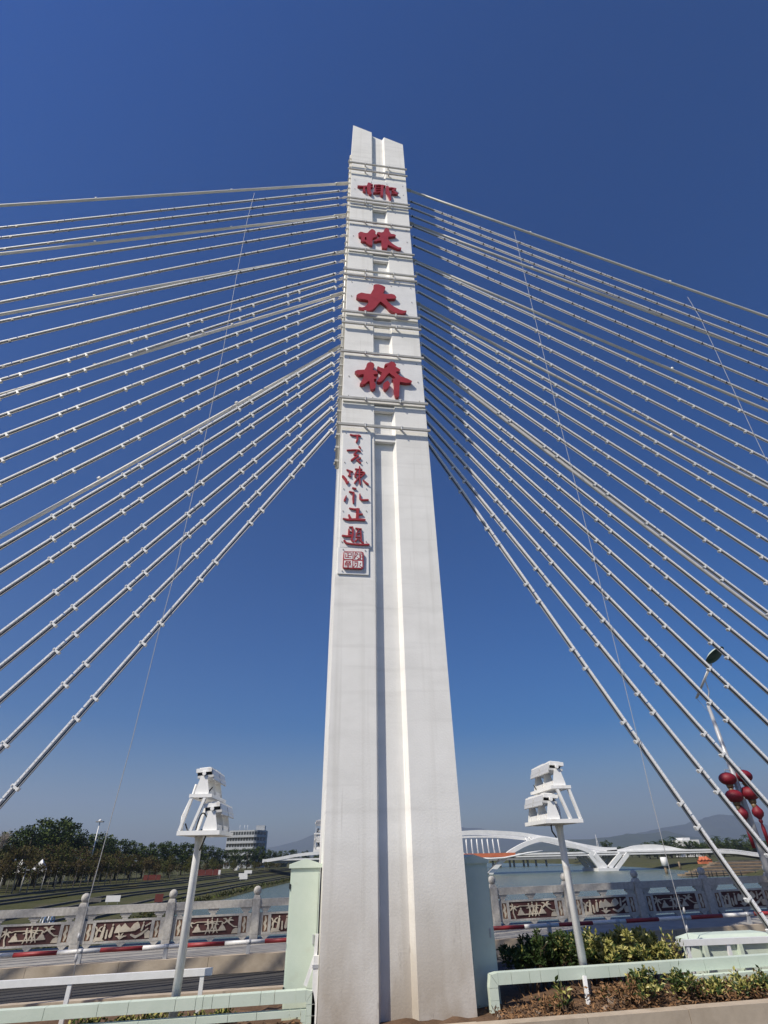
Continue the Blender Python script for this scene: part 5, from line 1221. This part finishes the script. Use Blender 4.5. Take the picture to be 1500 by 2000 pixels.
# ================================================================== small things on the banks
# office block above the trees
bx = WY(440, 1640, 450); b1 = WY(517, 1640, 450); zt = WY(480, 1621, 450).z; zb = PARK
of = thing('office_block', ((bx.x + b1.x) / 2, 450, zb), 'grey banded office block rising behind the park trees', 'building')
def arcx(f): return bx.x + (b1.x - bx.x) * f
def arcy(f): return 458 - 9 * min(f, .72) + (14 * ((f - .72) / .28) ** 2 if f > .72 else 0)
NF = 14; g = MB(); poly = [(arcx(k / NF), arcy(k / NF)) for k in range(NF + 1)] + [(b1.x, 482), (bx.x, 482)]
part('wall', MB().prism(poly, zb, zt), 'facade', of)
fh = (zt - zb) / 6.2
for k in range(6):
    z0 = zt - .9 - k * fh
    for i in range(NF):
        x0, y0, x1, y1 = arcx((i + .12) / NF), arcy((i + .12) / NF), arcx((i + .88) / NF), arcy((i + .88) / NF)
        part('window', MB().add([(x0, y0 - .12, z0 - fh * .52), (x1, y1 - .12, z0 - fh * .52), (x1, y1 - .12, z0), (x0, y0 - .12, z0)], [(0, 1, 2, 3)]), 'window', of)
    g = MB()
    for i in range(NF):
        x0, y0, x1, y1 = arcx(i / NF), arcy(i / NF), arcx((i + 1) / NF), arcy((i + 1) / NF)
        g.add([(x0, y0 - 1.1, z0 - fh * .95), (x1, y1 - 1.1, z0 - fh * .95), (x1, y1 - 1.1, z0 - fh * .62), (x0, y0 - 1.1, z0 - fh * .62), (x1, y1, z0 - fh * .62), (x0, y0, z0 - fh * .62), (x1, y1, z0 - fh * .95), (x0, y0, z0 - fh * .95)], [(0, 1, 2, 3), (3, 2, 4, 5), (0, 7, 6, 1)])
    part('balcony_band', g, 'facade', of)
part('roof_house', MB().box(arcx(.72), arcx(.95), 462, 475, zt, zt + 3.2), 'facade', of)
for f in (.3, .42, .5): part('antenna', MB().tube([(arcx(f), 460, zt), (arcx(f), 460, zt + 3.5)], .12, 5), 'far_white', of)

p = WY(195, 1606, 240); o = thing('high_mast', (p.x, 240, PARK), 'tall white floodlight mast rising above the park trees', 'mast')
part('pole', MB().tube([(p.x, 240, PARK), (p.x, 240, p.z)], [.35, .18], 8), 'far_white', o)
part('lamp_ring', MB().box(p.x - 1.3, p.x + 1.3, 239.2, 240.8, p.z, p.z + .35), 'far_grey', o); part('cap', MB().lathe((p.x, 240, p.z + .352), [(.7, 0), (.5, .4), (.05, .7)], 10), 'far_white', o)
# bare tree crown left of the tall trees
p = WY(13, 1622, 185); o = thing('bare_tree', (p.x, 185, PARK), 'bare twiggy tree at the left edge above the park', 'tree')
g = MB().tube([(p.x, 185, PARK), (p.x, 185, p.z - 2)], [.2, .1], 6); part('trunk', g, 'bark', o); g = MB(); rnd = random.Random(3)
for _ in range(70):
    a = rnd.uniform(0, 6.28); e = Vector((p.x + math.cos(a) * rnd.uniform(.5, 2.6), 185 + math.sin(a) * 2, p.z + rnd.uniform(-3, .6))); s0 = Vector((p.x, 185, p.z - rnd.uniform(2, 5))); g.tube([s0, s0.lerp(e, .6) + Vector((0, 0, .4)), e], [.05, .03, .012], 4, cap=False)
part('branches', g, 'bark', o)

# white marquee in the park
p = WZ(46, 1739.5, PARK); o = thing('marquee', p, 'white peaked marquee tent under the park trees', 'tent')
s1 = 5.2
for i in (0, 1):
    cx_ = p.x - 2.6 + i * 5.2; c = [(cx_ - 2.6, p.y - 2.6, PARK + 4.0), (cx_ + 2.6, p.y - 2.6, PARK + 4.0), (cx_ + 2.6, p.y + 2.6, PARK + 4.0), (cx_ - 2.6, p.y + 2.6, PARK + 4.0)]
    g = MB(); ap = Vector((cx_, p.y, PARK + 7.0)); mids = [Vector(q).lerp(ap, .5) - Vector((0, 0, .45)) for q in c]
    g.add([*c, *mids, ap], [(k, (k + 1) % 4, 4 + (k + 1) % 4, 4 + k) for k in range(4)] + [(4 + k, 4 + (k + 1) % 4, 8) for k in range(4)]); part('roof', g, 'tent', o)
for i in range(3): part('leg', MB().tube([(p.x - 5.2 + i * 5.2, p.y - 2.5, PARK), (p.x - 5.2 + i * 5.2, p.y - 2.5, PARK + 4.0)], .06, 6), 'tent', o)

def board(u, v, w, h, z, m, label, legs=.5, name='sign_board', cat='sign', tilt=0):
    p = WZ(u, v, z); o = thing(name, p, label, cat)
    part('panel', MB().obox((p.x, p.y, z + legs + h / 2), (w / 2 * math.cos(tilt), w / 2 * math.sin(tilt), 0), (0, .05, 0), (0, 0, h / 2)), m, o)
    for sx_ in (-.35, .35): part('leg', MB().box(p.x + sx_ * w - .04, p.x + sx_ * w + .04, p.y + .06, p.y + .12, z - .2, z + legs), 'pole_grey', o)
board(219, 1764, 3.2, 1.2, -6.0, 'tent', 'white blank board on the terraces left of the second post', .25)
board(186, 1762, 2.6, .8, -6.0, 'terrace_cap', 'low grey stone block beside the white board', .02, 'stone_block', 'block')
board(309, 1763, 1.9, 1.6, -6.4, 'redbox', 'orange-red barrier panel above the balustrade near the left mast', .1, 'barrier', 'barrier')
board(474, 1716, 3.6, 1.3, -5.2, 'tent', 'lower white board on the terraces left of the green cabinet', .6)
board(484, 1709, 3.6, 1.3, -4.8, 'tent', 'upper white board on the terraces left of the green cabinet', .6)
board(475, 1719.5, 3.2, 1.2, -5.6, 'tent', 'lowest white board on the terraces left of the green cabinet', .4)
board(427, 1716, .9, 1.6, -4.9, 'tent', 'narrow white sign on a post beside the left mast', 1.4)
board(460, 1700, 3.5, 1.6, PARK, 'tent', 'white kiosk front under the trees beyond the mast', .0, 'kiosk', 'kiosk')
board(296, 1719, 6, 1.6, PARK, 'redbox', 'dark red hoarding under the trees left of the mast', .0, 'hoarding', 'hoarding')
board(405, 1710, 11, 2.2, PARK, 'redbox', 'long dark red hoarding under the trees right of the mast', .0, 'hoarding', 'hoarding')
for k, (u, v) in enumerate(((38, 1745), (104, 1735), (120, 1734))):
    q = WZ(u, v, PARK); top = WY(u + 8, 1700 - 4 * k, q.y); o = thing('park_lamp', q, f'thin park lamp post, {ORD[k]} from the left before the trees', 'lamp post', 'park lamp posts')
    part('pole', MB().tube([q, Vector((q.x, q.y, top.z))], [.09, .05], 6), 'pole_grey', o); part('head', MB().box(q.x - .1, q.x + .8, q.y - .15, q.y + .15, top.z, top.z + .12), 'pole_grey', o)
for k in range(4):
    c = WZ(80 + k * 7, 1806 - k * .6, -6.9); g = MB(); pts = []
    n = 18; R1, r1 = .62, .13; o_ = len(g.v)
    for i in range(n):
        a = 2 * math.pi * i / n
        for j in range(8):
            b = 2 * math.pi * j / 8; rr = R1 + r1 * math.cos(b); g.v.append(Vector((c.x + r1 * math.sin(b), c.y + rr * math.cos(a), c.z + R1 + rr * math.sin(a))))
    for i in range(n):
        for j in range(8): g.f.append([i * 8 + j, ((i + 1) % n) * 8 + j, ((i + 1) % n) * 8 + (j + 1) % 8, i * 8 + (j + 1) % 8]); g.m.append(0); g.sm.append(True)
    solo('plastic_ring', g, 'tent' if k % 2 == 0 else 'blue', c, f'{"white" if k % 2 == 0 else "blue"} ring, {ORD[k]} from the left in the row seen through the balustrade', 'ring', 'rings standing on the bank')

# right bank: paved steps, pillars, tarpaulin, white house
g = thing('river_steps', WZ(1420, 1706, WATER), 'sand-coloured stepped embankment on the right bank', 'embankment')
Y_ = 262.0
sp = [(1330, 1703.5, 1702), (1345, 1702, 1699), (1352, 1699, 1696), (1362, 1696, 1693), (1372, 1693, 1690), (1380, 1690, 1687), (1388, 1687, 1684), (1392, 1684, 1681)]
for k, (u, vb, vt) in enumerate(sp):
    yy = Y_ + k * 3.2; a = WY(u, vb, yy); z1 = WY(1430, vt, yy).z; z0 = WY(1430, vb, yy).z
    part('step', MB().box(a.x, a.x + 130, yy, yy + 3.25, z0 - 1.0, z1 - .5), 'sand', g)
    part('step_edge', MB().box(a.x + 2, a.x + 128, yy - .25, yy + .6, z1 - .498, z1 - .1), 'terrace_cap' if k % 2 else 'sand', g)
for k, u in enumerate((1350, 1360, 1384, 1390, 1399, 1413, 1430, 1447, 1476)):
    q = WY(u, 1705, 258); solo('mooring_post', MB().tube([(q.x, 258, WATER - .3), (q.x, 258, q.z), (q.x, 258, q.z + 1.0)], [.22, .2, .16], 8), 'dark', (q.x, 258, WATER), f'dark bollard, {ORD[k]} from the left along the right bank\'s edge', 'bollard', 'bollards along the right bank')
for k, (u, vb, vt, r, lab) in enumerate(((1297, 1682, 1674, 1.6, 'white round tank under the arch bridge\'s right end'), (1301, 1700, 1690, .7, 'pale concrete pillar at the water\'s edge'), (1327, 1689, 1683, .5, 'short pale pillar above the water\'s edge'))):
    q = WY(u, vb, 300); t = WY(u, vt, 300); solo('tank' if k == 0 else 'pillar', MB().lathe((q.x, 300, q.z), [(r, -2), (r, t.z - q.z - .2), (r * .8, t.z - q.z)], 12), 'tent' if k == 0 else 'sand', (q.x, 300, q.z), lab, 'tank' if k == 0 else 'pillar')
q = WY(1376, 1681, 330); g = MB()
hh = [(x, y, q.z + (1.9 if abs(x - 2) < 2.6 and abs(y) < 1.5 else .4) + .3 * math.sin(x * 3 + y)) for x in range(-2, 7) for y in range(-2, 3)]
g.add([(q.x + a - 2, 330 + b, c) for a, b, c in hh], [(i * 5 + j, i * 5 + j + 5, i * 5 + j + 6, i * 5 + j + 1) for i in range(8) for j in range(4)]); g.box(q.x - 3.5, q.x + 3.5, 328.4, 331.6, q.z - 1.5, q.z + .5)
solo('tarpaulin', g, 'far_orange', (q.x, 330, q.z - 1.5), 'orange tarpaulin heap on the right bank below the bridge', 'tarpaulin')
q0 = WY(1336, 1655, 540); q1 = WY(1369, 1655, 540); zt = WY(1352, 1640, 540).z
o = thing('white_house', ((q0.x + q1.x) / 2, 540, RB), 'white flat-roofed house among the palms on the right bank', 'house')
part('wall', MB().box(q0.x, q1.x, 540, 556, RB, zt).box(q0.x + 2, q0.x + 9, 541, 552, zt, zt + 1.8), 'far_white', o)
for k in range(4):
    x = q0.x + 2 + k * (q1.x - q0.x - 4) / 4; part('window', MB().box(x, x + 2.2, 539.9, 540.05, zt - 4.2, zt - 1.8), 'window', o)
q = WY(1163, 1630, 620); o = thing('signal_tower', (q.x, 620, RB), 'thin white lattice tower above the arch bridge', 'tower')
part('legs', MB().beam((q.x - 1.6, 620, RB), (q.x, 620, q.z), .35, .35).beam((q.x + 1.6, 620, RB), (q.x + .1, 620.3, q.z), .35, .35), 'far_white', o)
for k in range(5): z = RB + (q.z - RB) * (k + 1) / 6; part('brace', MB().box(q.x - 1.4 + k * .22, q.x + 1.4 - k * .22, 619.8, 620.2, z, z + .3), 'far_white', o)

# ================================================================== air
hz = MB().box(-14000, 14000, -700, 13500, WATER - 8, 1100)
me = hz.mesh('haze', []); o = link('haze', me); o['kind'] = 'stuff'; tag(o, 'thin blue haze over the river and hills', 'haze')
m = bpy.data.materials.new('haze'); m.use_nodes = True; t = m.node_tree; t.nodes.clear()
vo = t.nodes.new('ShaderNodeVolumePrincipled'); vo.inputs['Color'].default_value = (0.62, 0.74, 1.0, 1); vo.inputs['Density'].default_value = 0.0001; vo.inputs['Anisotropy'].default_value = 0.2
mo = t.nodes.new('ShaderNodeOutputMaterial'); t.links.new(vo.outputs[0], mo.inputs['Volume'])
me.materials.append(m)
